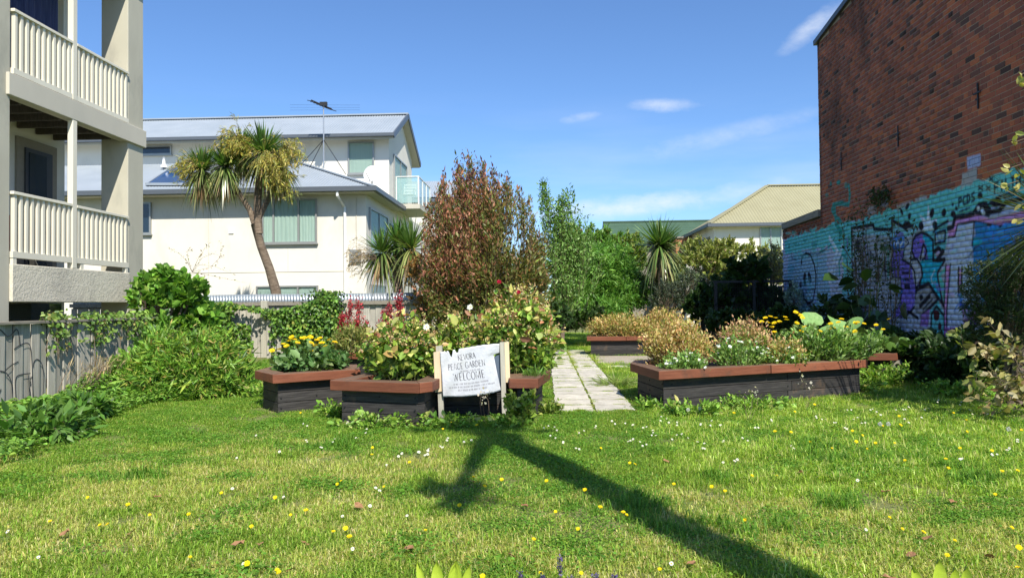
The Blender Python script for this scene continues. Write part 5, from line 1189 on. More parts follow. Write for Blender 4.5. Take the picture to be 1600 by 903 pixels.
IVY = [(.09, .19, .03, 3), (.15, .28, .04, 3), (.24, .37, .07, 1.4), (.045, .10, .018, 1.5), (.32, .34, .08, .5)]
def mat_of_leaves(name, label, cat, pts, nor, L, pal, r=None, part='leaves', sh='o', W=.85, hang=.5):
    r = r or root(name, label, cat, (float(pts[:, 0].mean()), float(pts[:, 1].mean()), 0)); n = len(pts)
    d = rdir(n) * .7; d[:, 2] -= hang; d = unit(d + 1e-6)
    leaves(part, pts, d, unit(np.array(nor) + rng.normal(size=(n, 3)) * .45), L * rng.uniform(.6, 1.3, n), L * W * rng.uniform(.7, 1.2, n), palette(n, pal, .22), M['leaf'], r, sh); return r
def fence_ivy(n, x0, x1, zf, seed, dens_gap=None):
    x = rng.uniform(x0, x1, n); top = zf(x); z = top * rng.random(n) ** .7; y = 18.10 - rng.random(n) ** 2 * .28 - .10 * vnoise(x, z, 3, seed)
    k = vnoise(x, z, 2.0, seed) > .22
    if dens_gap: k &= ~((x > dens_gap[0]) & (x < dens_gap[1]) & (z < 1.0))
    return np.stack([x, y, z], 1)[k]
iv = fence_ivy(9000, -9.2, -5.05, lambda x: 1.32 + .10 * np.sin(x * 2.1) + .22 * np.exp(-((x + 5.35) / .25) ** 2), 3, (-7.25, -6.72))
ivr = mat_of_leaves('fence_ivy', 'ivy curtain covering the back fence below the corrugated iron', 'climbing plant', iv, (0, -1, .35), .085, IVY)
ivt = np.stack([rng.normal(-5.42, .22, 900), rng.uniform(17.95, 18.2, 900), rng.uniform(.9, 1.66, 900)], 1)
mat_of_leaves('ivy_mound', 'clump of ivy poking above the corrugated iron beside the downpipe', 'climbing plant', ivt, (0, -1, .4), .08, DARK + IVY[:2])
def vine_clump(n, yc, ys, zlow, label):
    y = rng.normal(yc, ys, n); z = 1.15 + rng.normal(0, .035, n) - (rng.random(n) ** 2.2) * zlow * (rng.random(n) < .7); x = -6.42 - rng.random(n) * .14 + np.where(z < 1.08, .06, 0)
    p = np.stack([x, y, z], 1); r = mat_of_leaves('fence_vine', label, 'climbing plant', p, (.8, -.4, .5), .062, [(.14, .24, .04, 3), (.22, .32, .07, 2), (.08, .15, .03, 1), (.34, .30, .10, .5)])
    mb = MB()
    for k in range(9):
        a = yc + random.gauss(0, ys); mb.tube([(-6.46, a, 1.15), (-6.42, a + random.gauss(.05, .04), 1.0), (-6.44, a + random.gauss(.1, .06), 1.0 - random.random() * zlow * 1.2)], .005, 4)
    mb.build('stems', M['twig'], r); return r
vine_clump(230, 9.55, .13, .42, 'nearest clump of vine drooping over the paling fence'); vine_clump(330, 10.45, .20, .40, 'middle clump of vine drooping over the paling fence below the stucco beam')
vine_clump(360, 11.4, .30, .30, 'vine along the fence capping beside the broad leaved bush')
bush('upright_weed', 'bushy upright weed against the fence end left of the rounded bush', 'plant', [(-6.15, 11.3, .55, .22, .35, .5), (-6.1, 10.6, .35, .25, .35, .35)], 90, 26, .08, .04, BRO, arch=.1)
# ground cover bank along the paling fence
def bank(n):
    y = rng.uniform(4.6, 11.5, n); edge = np.interp(y, [4.6, 5.5, 6.5, 8, 9.5, 11.5], [-4.25, -4.45, -4.65, -5.0, -4.75, -4.4]) + (vnoise(y * 0 + 3, y, 1.3, 8) - .5) * .7
    u = rng.random(n); x = -6.42 + (edge + 6.42) * u
    h = (np.interp(y, [4.6, 8.2, 9.2, 10.2, 11.5], [.12, .08, .10, .26, .42]) * np.sin(np.clip(u * 1.1 + .35, 0, 1) * 2.6) + .07) * (.6 + .7 * vnoise(x, y, 1.6, 7)); return x, y, h, u
n = 15000; x, y, h, u = bank(n); z = h * rng.uniform(.55, 1.05, n)
pts = np.stack([x, y, z], 1); d = rdir(n) * A3(1, 1, .35); d[:, 2] -= .15
o = leaves('ground_cover', pts, d, rdir(n, 1.8), rng.uniform(.035, .10, n) * (1.1 - .4 * u), rng.uniform(.03, .055, n) * (1.1 - .4 * u), palette(n, [(.12, .25, .035, 3), (.18, .33, .045, 3), (.26, .42, .07, 1.2), (.07, .14, .025, 1)], .2), M['leaf'], None, 'o')
tag(o, 'bank of leafy green weeds along the foot of the paling fence', kind='stuff')
bush('nettle_patch', 'clump of larger pointed leaves in the weeds at the left edge', 'plant', [(-4.85, 6.9, .08, .5, .6, .22), (-5.2, 8.0, .08, .4, .5, .22)], 110, 22, .10, .042, [(.09, .20, .03, 3), (.13, .25, .04, 2), (.05, .12, .02, 1)], arch=.15, trunk=False, droop=.15)
st = np.stack([rng.uniform(-6.3, -6.1, 40), rng.normal(9.9, .3, 40), np.full(40, .1)], 1); en = st + rng.normal(size=(40, 3)) * A3(.15, .25, .05) + A3(.1, .15, .42)
dg = root('dry_grass', 'dry straw coloured grass leaning on the paling fence', 'plant', (-6.2, 9.9, 0)); shoots('blades', st, en, 10, .12, .006, [(.42, .33, .17, 2), (.35, .24, .12, 1)], dg, t0=.2, fwd=.9, arch=.15, mat='dead')

# ---------------------------------------------------------------- planters
def planter(key, label, cap_w=.20, inset=.09, rows=3, post=None):
    po = [Vector((a, b_)) for a, b_ in PL[key]]; n = len(po)
    area = sum(po[i].x * po[(i + 1) % n].y - po[(i + 1) % n].x * po[i].y for i in range(n))
    if area < 0: po.reverse()
    cen = sum(po, Vector((0, 0))) / n
    def off(d):
        out = []
        for i in range(n):
            a, b_, c = po[i - 1], po[i], po[(i + 1) % n]; e1, e2 = (b_ - a).normalized(), (c - b_).normalized(); n1, n2 = Vector((-e1.y, e1.x)), Vector((-e2.y, e2.x))
            m_ = (n1 + n2); m_ = m_.normalized() if m_.length > .2 else n1; k = max(.45, m_.dot(n1)); out.append(b_ + m_ * d / k)
        return out
    r = root('raised_planter', label, 'planter', (cen.x, cen.y, 0), 'timber planters in the garden')
    inn, b0, b1 = off(cap_w), off(inset), off(inset + .06)
    ct = .105
    for i in range(n):
        j = (i + 1) % n; L_ = (po[j] - po[i]).length; segs = 2 if L_ > 1.4 else 1
        for s in range(segs):
            t0_, t1_ = s / segs + (.0012 if s else .0), (s + 1) / segs - (.0012 if s < segs - 1 else 0)
            e_ = .0015 / max(L_, .1); t0_ += e_; t1_ -= e_
            qd = [po[i].lerp(po[j], t0_), po[i].lerp(po[j], t1_), inn[i].lerp(inn[j], t1_), inn[i].lerp(inn[j], t0_)]; dz = random.uniform(-.004, .004)
            mid = (qd[0] + qd[1]) / 2; ang = math.atan2((qd[1] - qd[0]).y, (qd[1] - qd[0]).x); rot = Matrix.Rotation(-ang, 2)
            loc = [rot @ (q_ - mid) for q_ in qd]
            me = MB().prism([(v.x, v.y) for v in loc], -ct, 0).mesh('cap_board', M['cap']); o = link('cap_board', me, r); o.location = (mid.x, mid.y, CAPZ + dz); o.rotation_euler = (0, 0, ang)
            bv = o.modifiers.new('bevel', 'BEVEL'); bv.width = .006; bv.segments = 2
        ph = (CAPZ - ct - .004) / rows
        for k in range(rows):
            Lb_ = (b0[j] - b0[i]).length; sg = 2 if (Lb_ > 2 and k < rows) else 1; sp_at = [.0, .62 if k % 2 else .60, 1.0] if sg == 2 else [0, 1.0]
            for s in range(sg):
                t0_, t1_ = sp_at[s] + .0015 / Lb_, sp_at[s + 1] - .0015 / Lb_; jx_ = random.uniform(0, .006)
                qd = [b0[i].lerp(b0[j], t0_), b0[i].lerp(b0[j], t1_), b1[i].lerp(b1[j], t1_), b1[i].lerp(b1[j], t0_)]; mid = (qd[0] + qd[1]) / 2; ang = math.atan2((qd[1] - qd[0]).y, (qd[1] - qd[0]).x); rot = Matrix.Rotation(-ang, 2)
                loc = [rot @ (q_ - mid) for q_ in qd]; me = MB().prism([(v.x, v.y + jx_) for v in loc], .0025, ph - .0025).mesh('side_board', M['charred']); o = link('side_board', me, r); o.location = (mid.x, mid.y, k * ph); o.rotation_euler = (0, 0, ang)
                bv = o.modifiers.new('bevel', 'BEVEL'); bv.width = .004; bv.segments = 1
        # bolts
        if (b0[j] - b0[i]).length > .8:
            mb = MB(); e = (b0[j] - b0[i]).normalized(); nn = Vector((e.y, -e.x))
            for tt in (.04, .60 if (b0[j] - b0[i]).length > 2 else .5, .96):
                for k in range(rows): c2 = b0[i].lerp(b0[j], tt) + nn * .002; mb.tube([(c2.x - nn.x * .01, c2.y - nn.y * .01, (k + .5) * ph), (c2.x + nn.x * .006, c2.y + nn.y * .006, (k + .5) * ph)], .009, 6)
            mb.build('bolts', M['black'], r)
    sp_ = off(cap_w * .75); me = MB().prism([(v.x, v.y) for v in sp_], .05, CAPZ - .06).mesh('soil_fill', M['soil']); link('soil_fill', me, r)
    return r
planter('A', 'hexagonal timber planter of dahlias directly behind the welcome sign'); planter('B', 'small timber planter of yellow marigolds left of the dahlia planter')
planter('C', 'timber planter in front of the ivy fence holding red amaranth'); planter('D', 'long timber planter right of the path with white alyssum')
pe = planter('E', 'timber planter at the far right end behind the long planter'); planter('F', 'farthest timber planter at the end of the paver path')
box('corner_leg', M['cap_old'], pe, 5.20, 5.34, 11.36, 11.50, 0, .36)

# ---------------------------------------------------------------- flowers
def flower_mesh(name, petals, R_, col, ccol, cup=.2, cr=.3, rows=1, stem=.0):
    V, Fq, Cc = [], [], []
    for r_ in range(rows):
        for k in range(petals):
            a = 2 * math.pi * (k + .5 * r_) / petals + random.uniform(-.1, .1); w = math.pi / petals * 1.05; rr = R_ * (1 - .28 * r_) * random.uniform(.88, 1.08); z = .12 * R_ * r_
            b0 = len(V); jit = random.uniform(.8, 1.15)
            for (q_, t_, zz) in ((cr * .5, 0, 0), (.72, -w, cup * .7), (1, 0, cup * random.uniform(.6, 1.2)), (.72, w, cup * .7)): V.append((math.cos(a + t_) * rr * q_, math.sin(a + t_) * rr * q_, z + zz * R_)); Cc.append([c * jit for c in col])
            Fq += [b0, b0 + 1, b0 + 2, b0 + 3]
    n = 8; b0 = len(V)
    for zz, q_ in ((.05, cr), (.20, cr * .6)):
        for k in range(n): a = 6.283 * k / n; V.append((math.cos(a) * R_ * q_, math.sin(a) * R_ * q_, zz * R_ + .1 * R_ * (rows - 1))); Cc.append(ccol)
    for k in range(n): Fq += [b0 + k, b0 + (k + 1) % n, b0 + n + (k + 1) % n, b0 + n + k]
    for k in range(0, n, 2): Fq += [b0 + n + k, b0 + n + (k + 1) % n, b0 + n + (k + 2) % n, b0 + n + (0 if k == 0 else 0)] if 0 < k < n - 2 else []
    if stem:
        b0 = len(V)
        for zz in (0, -stem):
            for k in range(3): a = 2.094 * k; V.append((math.cos(a) * .0016, math.sin(a) * .0016, zz)); Cc.append((.12, .2, .04))
        for k in range(3): Fq += [b0 + k, b0 + (k + 1) % 3, b0 + 3 + (k + 1) % 3, b0 + 3 + k]
    return npmesh(name, np.array(V), np.array(Fq), 4, np.array(Cc), M['petal'], False)
YEL, ORG = (.86, .64, .012), (.75, .42, .01)
fm_cal = [flower_mesh('marigold_flower', 16, .045, YEL, ORG, .25, .35, 2) for _ in range(3)]
fm_dan = [flower_mesh('dandelion', 14, .017, (.85, .68, .01), (.8, .5, .01), .3, .4, 2, .05) for _ in range(3)]
fm_dai = [flower_mesh('lawn_daisy', 12, .011, (.78, .77, .74), (.7, .5, .03), .15, .35, 1, .04) for _ in range(2)]
fm_white = [flower_mesh('dahlia_flower', 9, .075, (.85, .85, .80), (.6, .5, .1), .3, .22, 2) for _ in range(1)]
fm_red = [flower_mesh('dahlia_flower', 14, .055, (.45, .01, .05), (.3, .01, .03), .5, .3, 3)]
fm_clus = [flower_mesh('flower_cluster', 7, .024, (.78, .80, .80), (.6, .6, .4), .3, .3, 2)]
def put(me, parent, p, name, tilt=.4, s=1, face=(.1, -.5, 1)):
    o = link(name, me, parent); o.location = p; d = Vector(face) + Vector((random.gauss(0, tilt), random.gauss(0, tilt), 0)); o.rotation_euler = d.to_track_quat('Z', 'Y').to_euler(); o.scale = (s, s, s); return o

SZ = CAPZ - .06
def bedplant(name, label, cen, rx, ry, h, K, per, L, Wd, pal, cat='plant', top=1.0, flare=.35, part='foliage', low=.25, zmin=None, **kw):
    r = root(name, label, cat, (cen[0], cen[1], SZ)); a = rng.random(K) * 6.283; q_ = np.sqrt(rng.random(K))
    st = np.stack([cen[0] + rx * (1 - flare) * q_ * np.cos(a), cen[1] + ry * (1 - flare) * q_ * np.sin(a), np.full(K, SZ)], 1)
    en = np.stack([cen[0] + rx * q_ * np.cos(a), cen[1] + ry * q_ * np.sin(a), SZ + h * (1 - .42 * q_ ** 2.5) * rng.uniform(low, 1.0, K) ** .5], 1)
    shoots(part, st, en, per, L, Wd, pal, r, **kw); r['_en'] = 0; del r['_en']; return r, st, en
def dah(pos, t):
    n = len(pos); c = palette(n, [(.17, .29, .04, 3), (.29, .41, .065, 3), (.09, .17, .025, 2), (.42, .46, .11, 1.2)], .2); tp = np.clip((t - .70) * 2.2, 0, .8)[:, None]
    return np.where(rng.random((n, 1)) < tp, palette(n, [(.42, .30, .11, 2), (.42, .18, .11, 1.0), (.48, .48, .15, 3)], .2), c)
def dahlia(label, cx_, cy_, rx, ry, h, K, reds, whites, buds=1):
    r, st, en = bedplant('dahlia', label, (cx_, cy_), rx, ry, h, int(K * .85), 19, .084, .05, None, palfn=dah, shape='o', arch=.05, spread=.03, t0=.08, fwd=.3, droop=.12, sr=.005, stem_mat='green_stem', low=.35)
    k = rng.choice(len(en), int(len(en) * .8)); hp = np.repeat(en[k], 9, 0) + rng.normal(size=(len(k) * 9, 3)) * A3(.035, .035, .035)
    leaves('seed_heads', hp, rdir(len(hp), .2), rdir(len(hp)), rng.uniform(.018, .04, len(hp)), rng.uniform(.014, .026, len(hp)), palette(len(hp), [(.50, .36, .17, 3), (.42, .20, .12, 1.6), (.56, .52, .18, 3), (.52, .45, .32, 1)], .2), M['dead'], r, 'o')
    for (px, py) in reds: put(fm_red[0], r, PY(px, py, cy_ - ry * .6), 'flower', .2, .55, (0, -1, .4))
    for (px, py) in whites: put(fm_white[0], r, PY(px, py, cy_ - ry * .9), 'flower', .5, .55, (0, -1, .5))
dahlia('yellow green dahlia mound at the left front of the sign planter', PY(628, 560, 8.35)[0], 8.45, .46, .44, .78, 150, [], [(667, 511)])
dahlia('dahlias thick with seed heads directly above the sign', PY(718, 560, 8.6)[0], 8.95, .42, .45, .76, 130, [], [(735, 480)])
dahlia('tallest dahlia with crimson blooms at the right of the sign planter', PY(808, 560, 8.6)[0], 8.72, .46, .42, 1.12, 210, [(780, 441), (811, 457)], [(756, 499)][:0])
dahlia('dahlia clump with pale buds at the left back of the sign planter', PY(610, 560, 9.2)[0], 9.1, .34, .35, .60, 60, [], [])
dahlia('leafy dahlia hanging over the path side of the sign planter', PY(845, 560, 9.2)[0] - .12, 9.3, .34, .35, .95, 100, [], [])
gp_, _, _ = bedplant('low_planter_grass', 'short green grass tuft on the right corner of the sign planter', (-.12, 8.25), .14, .25, .10, 60, 8, .06, .008, [(.14, .26, .04, 1), (.09, .18, .03, 1)], t0=.1, fwd=.9)
# marigolds, left planter
r, st, en = bedplant('marigold_bed', 'round marigold plant with yellow blooms in the small left planter', (-2.98, 9.35), .46, .40, .30, 130, 18, .085, .06, [(.08, .17, .04, 3), (.13, .24, .07, 2), (.20, .30, .12, 1), (.05, .10, .025, 1)], shape='o', arch=.05, spread=.03, t0=.2, fwd=.35)
for (px, py) in [(425, 548), (443, 538), (437, 546), (452, 533), (460, 531), (472, 529), (476, 528), (485, 527), (486, 536), (493, 540), (500, 529), (503, 536), (509, 541), (523, 535), (485, 548), (465, 536), (448, 541), (515, 531), (495, 532), (456, 527)]:
    put(random.choice(fm_cal), r, PY(px, py, 9.2 + random.uniform(-.1, .15)), 'flower', .25, .95, (0, -.35, 1))
# middle back planter: green-yellow shrub and amaranth
bedplant('goldenrod_bush', 'yellow green bush behind the marigold planter', (PY(550, 540, 12.6)[0], 12.7), .36, .35, .58, 130, 34, .06, .02, [(.26, .27, .07, 3), (.18, .23, .05, 2), (.36, .30, .10, 1), (.10, .15, .03, 1)], arch=.06, spread=.03, t0=.1)
am = root('red_amaranth', 'crimson amaranth plumes above the middle back planter', 'plant', (-3.0, 13, SZ), None)
st, en = [], []
for (px, py, b_) in [(548, 462, 540), (540, 498, 545), (558, 490, 540), (560, 462, 530), (572, 500, 540), (535, 490, 520), (600, 482, 520), (608, 470, 520), (596, 500, 530), (615, 500, 540), (624, 455, 500), (628, 480, 520), (552, 512, 548)]:
    for k in range(9): st.append(A3(*PY(px + random.gauss(0, 3), b_, 13.1))); en.append(A3(*PY(px + random.gauss(0, 2.2), py + random.uniform(0, 14), 13.0)))
shoots('plume', np.array(st), np.array(en), 60, .035, .018, [(.42, .03, .05, 3), (.55, .08, .09, 2), (.30, .02, .04, 2), (.5, .2, .15, .5)], am, t0=.0, fwd=.5, arch=.03, spread=.022, sr=.005)
# long right planter
TAN = [(.56, .39, .15, 3), (.64, .49, .24, 2), (.42, .37, .10, 2), (.46, .23, .09, 1.5), (.30, .36, .07, 1.4)]
bedplant('dry_aster', 'tan and orange dried shrub on the left of the long planter', (PY(1062, 560, 9.6)[0], 9.75), .44, .42, .68, 210, 52, .042, .018, TAN, arch=.07, spread=.04, t0=.08, sr=.004, low=.3)
bedplant('dry_aster', 'pink brown topped shrub in the middle of the long planter', (PY(1165, 560, 9.9)[0], 9.95), .36, .38, .66, 160, 50, .042, .018, None, palfn=lambda pos, t: np.where(rng.random((len(pos), 1)) < np.clip((t - .55) * 2.4, 0, .85)[:, None], palette(len(pos), [(.56, .32, .19, 2), (.60, .45, .22, 2), (.42, .22, .12, 1)]), palette(len(pos), [(.18, .28, .05, 3), (.30, .36, .08, 2), (.10, .17, .03, 1)])), arch=.07, spread=.04, t0=.08, sr=.004)
bedplant('dry_aster', 'small tan seeded shrub at the right front of the long planter', (PY(1222, 560, 9.8)[0], 9.85), .30, .28, .40, 90, 44, .04, .018, TAN + [(.14, .2, .04, 3)], arch=.07, spread=.035, t0=.05, sr=.004)
def alys(label, px, Y, rx, ry, h, K, nf):
    cx_ = PY(px, 560, Y)[0]; r, st, en = bedplant('white_alyssum', label, (cx_, Y), rx, ry, h, K, 26, .045, .022, [(.18, .31, .06, 3), (.26, .39, .10, 2), (.10, .18, .04, 1)], arch=.05, spread=.03, t0=.1, sr=.003)
    for k in range(nf): e = en[rng.integers(len(en))]; put(fm_clus[0], r, tuple(e + rng.normal(size=3) * .02 + A3(0, -.03, .01)), 'flower', .3, random.uniform(.8, 1.3), (0, -.5, 1))
alys('white flowered alyssum at the front left of the long planter', 1068, 9.0, .26, .16, .26, 60, 26); alys('white flowered alyssum tumbling at the middle of the long planter', 1150, 9.45, .34, .22, .42, 80, 34)
alys('white flowered alyssum below the tan seeded shrub', 1225, 9.7, .30, .14, .26, 60, 22)
r, st, en = bedplant('marigold_bed', 'spreading marigold with yellow blooms at the right end of the long planter', (3.78, 10.3), .72, .42, .50, 270, 28, .075, .026, [(.16, .29, .055, 3), (.24, .38, .09, 2), (.32, .44, .16, 1.2), (.06, .11, .025, 1)], arch=.06, spread=.035, t0=.08)
r2, st, en = bedplant('marigold_bed', 'yellow marigold on the farthest right planter', (4.95, 11.75), .46, .36, .36, 120, 24, .075, .028, [(.16, .29, .055, 3), (.24, .38, .09, 2), (.32, .44, .16, 1.2)], arch=.06, spread=.035, t0=.08)
for (px, py) in [(1196, 497), (1204, 495), (1212, 497), (1200, 504), (1210, 505), (1218, 503), (1206, 511), (1184, 515), (1246, 489), (1251, 493), (1254, 497), (1245, 505), (1257, 511), (1252, 518), (1248, 530), (1282, 518), (1298, 506), (1302, 513), (1297, 514), (1315, 499), (1310, 504), (1322, 511), (1336, 505), (1322, 523), (1336, 518), (1340, 504), (1210, 519), (1227, 496), (1276, 522), (1243, 488), (1229, 500), (1190, 503)]:
    put(random.choice(fm_cal), r, PY(px, py, 10.15 + random.uniform(-.15, .15)), 'flower', .25, .85, (0, -.4, 1))
for (px, py) in [(1389, 499), (1369, 508), (1350, 506), (1380, 515)]: put(random.choice(fm_cal), r2, PY(px, py, 11.6), 'flower', .25, .85, (0, -.4, 1))
pu = root('pumpkin_plant', 'pumpkin vine with large pale green leaves on the long planter', 'plant', (4.1, 10.9, SZ))
lm = MB(); ring = [(0, 0), (.16, -.09), (.36, .02), (.46, .26), (.36, .52), (.18, .66), (0, .72)]; vs = [(0, .30, -.03)] + [(x, y, .05 * abs(x) / .4 + .02 * math.sin(i * 2.1)) for i, (x, y) in enumerate(ring)] + [(-x, y, .05 * abs(x) / .4 + .02 * math.cos(i * 1.7)) for i, (x, y) in reversed(list(enumerate(ring[1:-1])))]
n_ = len(vs) - 1; lm.add(vs, [(0, 1 + (i + 1) % n_, 1 + i) for i in range(n_)]); pml = surf('pumpkin_leaf', (.12, .25, .06), (.22, .36, .12), 22, rough=.6, bmp=.6, bd=.01); lmesh = lm.mesh('pumpkin_leaf', pml, True)
for (px, py, Y, s) in [(1275, 500, 11.2, .55), (1290, 512, 10.7, .50), (1308, 503, 11.2, .46), (1328, 505, 11.0, .46), (1270, 520, 10.3, .45), (1285, 545, 10.2, .38), (1335, 548, 10.35, .34), (1350, 515, 11.2, .5), (1255, 520, 10.9, .4), (1320, 512, 10.8, .5)]:
    o = link('leaf', lmesh, pu); s *= .72; o.location = PY(px, py + 8, Y); o.rotation_euler = (random.uniform(.35, .95), random.uniform(-.3, .3), random.uniform(-1.6, 1.6)); o.scale = (s, s, s)
mb = MB()
for k in range(10): x = 3.3 + k * .15; mb.tube([(x, 10.9, SZ), (x + random.gauss(0, .05), 10.8, SZ + .15), (x + random.gauss(0, .1), 10.7, SZ + .34)], .008, 4)
mb.build('stems', M['green_stem'], pu)
r, st, en = bedplant('trailing_nasturtium', 'trailing leafy plant spilling off the end planter by the shade', (5.45, 11.6), .26, .3, .22, 40, 12, .10, .09, [(.08, .16, .03, 2), (.12, .22, .05, 2)], shape='r', arch=.1)
st = np.array([A3(5.6, 11.5, .45)] * 10); en = np.array([A3(*PY(random.uniform(1400, 1440), random.uniform(540, 600), 11.3)) for k in range(10)]); shoots('trailing_stems', st, en, 8, .10, .085, DARK + [(.09, .18, .04, 3)], r, t0=.3, shape='r', arch=.2)['kind'] = 'stuff'
# far planter
bedplant('dry_aster', 'yellow and tan dried shrubs filling the far planter', (1.95, 18.3), .95, .45, .62, 260, 44, .06, .022, TAN + [(.24, .26, .06, 3)], arch=.07, spread=.05, t0=.05, sr=.005)
bedplant('dry_aster', 'tan seeded bush at the right end of the far planter', (2.95, 18.4), .5, .45, .78, 130, 44, .06, .022, TAN, arch=.07, spread=.05, t0=.05, sr=.005)

# ---------------------------------------------------------------- welcome sign
sg = root('welcome_sign', 'tilted white garden welcome banner with torn top on two timber posts', 'sign', (-.8, 7.98, 0))
SY = 7.98
sp3 = lambda px, py, dy=0: A3(*PY(px, py, SY)) + A3(0, dy, 0)
def slab(name, mat, quad, d0, d1):      # quad of photo pixels on the sign plane, front at d0, back at d1
    f = [sp3(*p) + A3(0, d0, 0) for p in quad]; b_ = [sp3(*p) + A3(0, d1, 0) for p in quad]
    return MB().add([tuple(v) for v in f + b_], [(0, 1, 2, 3), (7, 6, 5, 4), (0, 4, 5, 1), (1, 5, 6, 2), (2, 6, 7, 3), (3, 7, 4, 0)]).build(name, mat, sg)
slab('left_post', M['post_grey'], [(685.8, 660), (693.2, 660), (690.5, 540), (681, 541)], .002, .05)
slab('right_post', M['post_grey'], [(785.3, 660), (792.3, 660), (788.5, 534), (781.2, 534.5)], -.045, .0)
slab('left_board', M['sawn'], [(680.2, 612.5), (690.5, 611), (688.5, 548.5), (677.8, 550)], -.022, .0)
slab('right_board', M['sawn'], [(790.5, 597), (797.3, 597), (795.2, 534), (788.6, 534.2)], -.028, -.002)
slab('back_panel', M['slate'], [(776, 607), (784.5, 609), (782, 553), (771, 558)], -.010, -.002)
# banner: grid with curl; u across, v down, in photo pixels
def bpt(u, v):
    lx, ly = 688.2 + u * 92.6, 0
    top = 549.2 + (536.0 - 549.2) * u; bot = (619.5 - 9.5 * u - 3.0 * math.sin(math.pi * u) * -1.0) if u < .86 else 611.5 - (u - .86) * 30 + 2
    cut = 0
    if v > .25 and u > .90: pass
    left = 688.2 + 5.0 * v; right = 781.5 if v < .22 else 771 + (783 - 771) * (v - .22) / .78
    rl = 771 + 12 * (v - .22) / .78; x = left + (rl - left) * u if u < .86 else left + (rl - left) * .86 + (right - left - (rl - left) * .86) * (u - .86) / .14; y = top + (bot - top) * v
    dep = -.028 - .012 * math.sin(u * 7 + v * 3) * v - .010 * math.sin(u * 15 + v * 9) - .03 * v * v * (u > .5) * (u - .5)
    return sp3(x, y) + A3(0, dep, 0)
tear = lambda u: max(0, .055 * math.sin(u * 39) + .05 * math.sin(u * 63 + 1) + .05) * (1 if .10 < u < .36 else .0) + .008 * abs(math.sin(u * 30))
NU, NV = 60, 26; vs = []; fs = []
for i in range(NU + 1):
    for j in range(NV + 1):
        u = i / NU; v = tear(u) + (1 - tear(u)) * j / NV; vs.append(tuple(bpt(u, v)))
        if i and j: a = i * (NV + 1) + j; fs.append((a - NV - 2, a - NV - 1, a, a - 1)[::-1])
M['banner'] = surf('vinyl_banner', (.50, .51, .54), (.60, .61, .64), 7, rough=.5, bmp=.5, bd=.012, dirt=(.5, .47, .40, .35), dscale=6)
bn = MB().add(vs, fs).build('banner', M['banner'], sg, True); s_ = bn.modifiers.new('t', 'SOLIDIFY'); s_.thickness = .0012
GL = {'K': [('V', 0), (.05, .5, .8, 1, 0), (.25, .6, .95, 0, 1)], 'E': [('V', 0), (.05, 1, .6, 1, 0), (.05, .5, .5, .5, 0), (.05, 0, .65, 0, 0)], 'V': [(.05, 1, .45, 0, 1), (.45, 0, .85, 1, 0)],
      'O': ['O'], 'R': [('V', 0), ('P',), (.3, .5, .8, 0, 1)], 'A': [(.42, 1, .05, 0, 0), (.42, 1, .85, 0, 1), (.18, .35, .66, .35, 0)], 'P': [('V', 0), ('P',)], 'C': ['C'], 'G': ['C', (.86, .42, .86, .08, 1), (.62, .42, .95, .42, 0)],
      'D': [('V', 0), ('D',)], 'N': [('V', 0), (.08, 1, .80, 0, 1), (.82, 0, .82, 1, 0)], 'W': [(0, 1, .28, 0, 1), (.28, 0, .5, .9, 0), (.5, .9, .78, 0, 1), (.78, 0, 1.05, 1, 0)], 'L': [('V', 0), (.05, 0, .65, 0, 0)], 'M': [(.05, 0, .12, 1, 0), (.12, 1, .5, .1, 1), (.5, .1, .9, 1, 0), (.9, 1, .97, 0, 1)]}
WD = {'O': .95, 'G': 1.0, 'C': .9, 'W': 1.12, 'M': 1.1, 'E': .75, 'L': .72, 'P': .7, 'K': .85, 'V': .85, 'R': .8, 'A': .9, 'D': .95, 'N': .95}
def lettering(mb, txt, cu, cv, h, slant, width):
    hv = h; wu = width / (sum(WD.get(c, .45) for c in txt) * 1.16); tot = width; u = cu - tot / 2
    def seg(x0, y0, x1, y1, th):
        pts = []
        for (x, y) in ((x0, y0), (x1, y1)): pts.append((u + x * wu, cv - y * hv + hv / 2 + slant * (u - cu)))
        p0, p1 = (bpt(*p) + A3(0, -.003, 0) for p in pts); d = p1 - p0; d /= max(1e-6, np.linalg.norm(d)); s = np.cross(d, A3(0, 1, 0)); s /= max(1e-6, np.linalg.norm(s)); s = s * th / 2
        mb.add([tuple(p0 - s), tuple(p1 - s), tuple(p1 + s), tuple(p0 + s)], [(0, 1, 2, 3)])
    hh = h * .46
    for c in txt:
        if c != ' ':
            for g in GL[c]:
                tk, tn = hh * .105, hh * .05
                if g == 'O' or g == 'C' or g == ('D',) or g == ('P',):
                    if g == 'O': A, cxg, rx, cyg, ry_ = (0, 6.283), .47, .45, .5, .52
                    elif g == 'C': A, cxg, rx, cyg, ry_ = (.75, 5.5), .48, .46, .5, .52
                    elif g == ('D',): A, cxg, rx, cyg, ry_ = (-1.57, 1.57), .12, .78, .5, .5
                    else: A, cxg, rx, cyg, ry_ = (-1.57, 1.57), .12, .5, .74, .26
                    for k in range(12):
                        a0, a1 = A[0] + (A[1] - A[0]) * k / 12, A[0] + (A[1] - A[0]) * (k + 1) / 12; seg(cxg + rx * math.cos(a0), cyg + ry_ * math.sin(a0), cxg + rx * math.cos(a1), cyg + ry_ * math.sin(a1), tn + (tk - tn) * abs(math.cos((a0 + a1) / 2)))
                elif g[0] == 'V': seg(.12, 0, .12, 1, tk); seg(.02, 0, .22, 0, tn); seg(.02, 1, .22, 1, tn)
                else: seg(g[0], g[1], g[2], g[3], tk if g[4] else tn)
        u += WD.get(c, .45) * wu * 1.16
mb = MB(); lettering(mb, 'KEVORA', .50, .185, .115, .0, .34); lettering(mb, 'PEACE GARDEN', .48, .36, .125, .0, .70); lettering(mb, 'WELCOME', .50, .585, .155, .0, .58)
mb.build('sign_lettering', M['ink'], sg)
mb = MB()
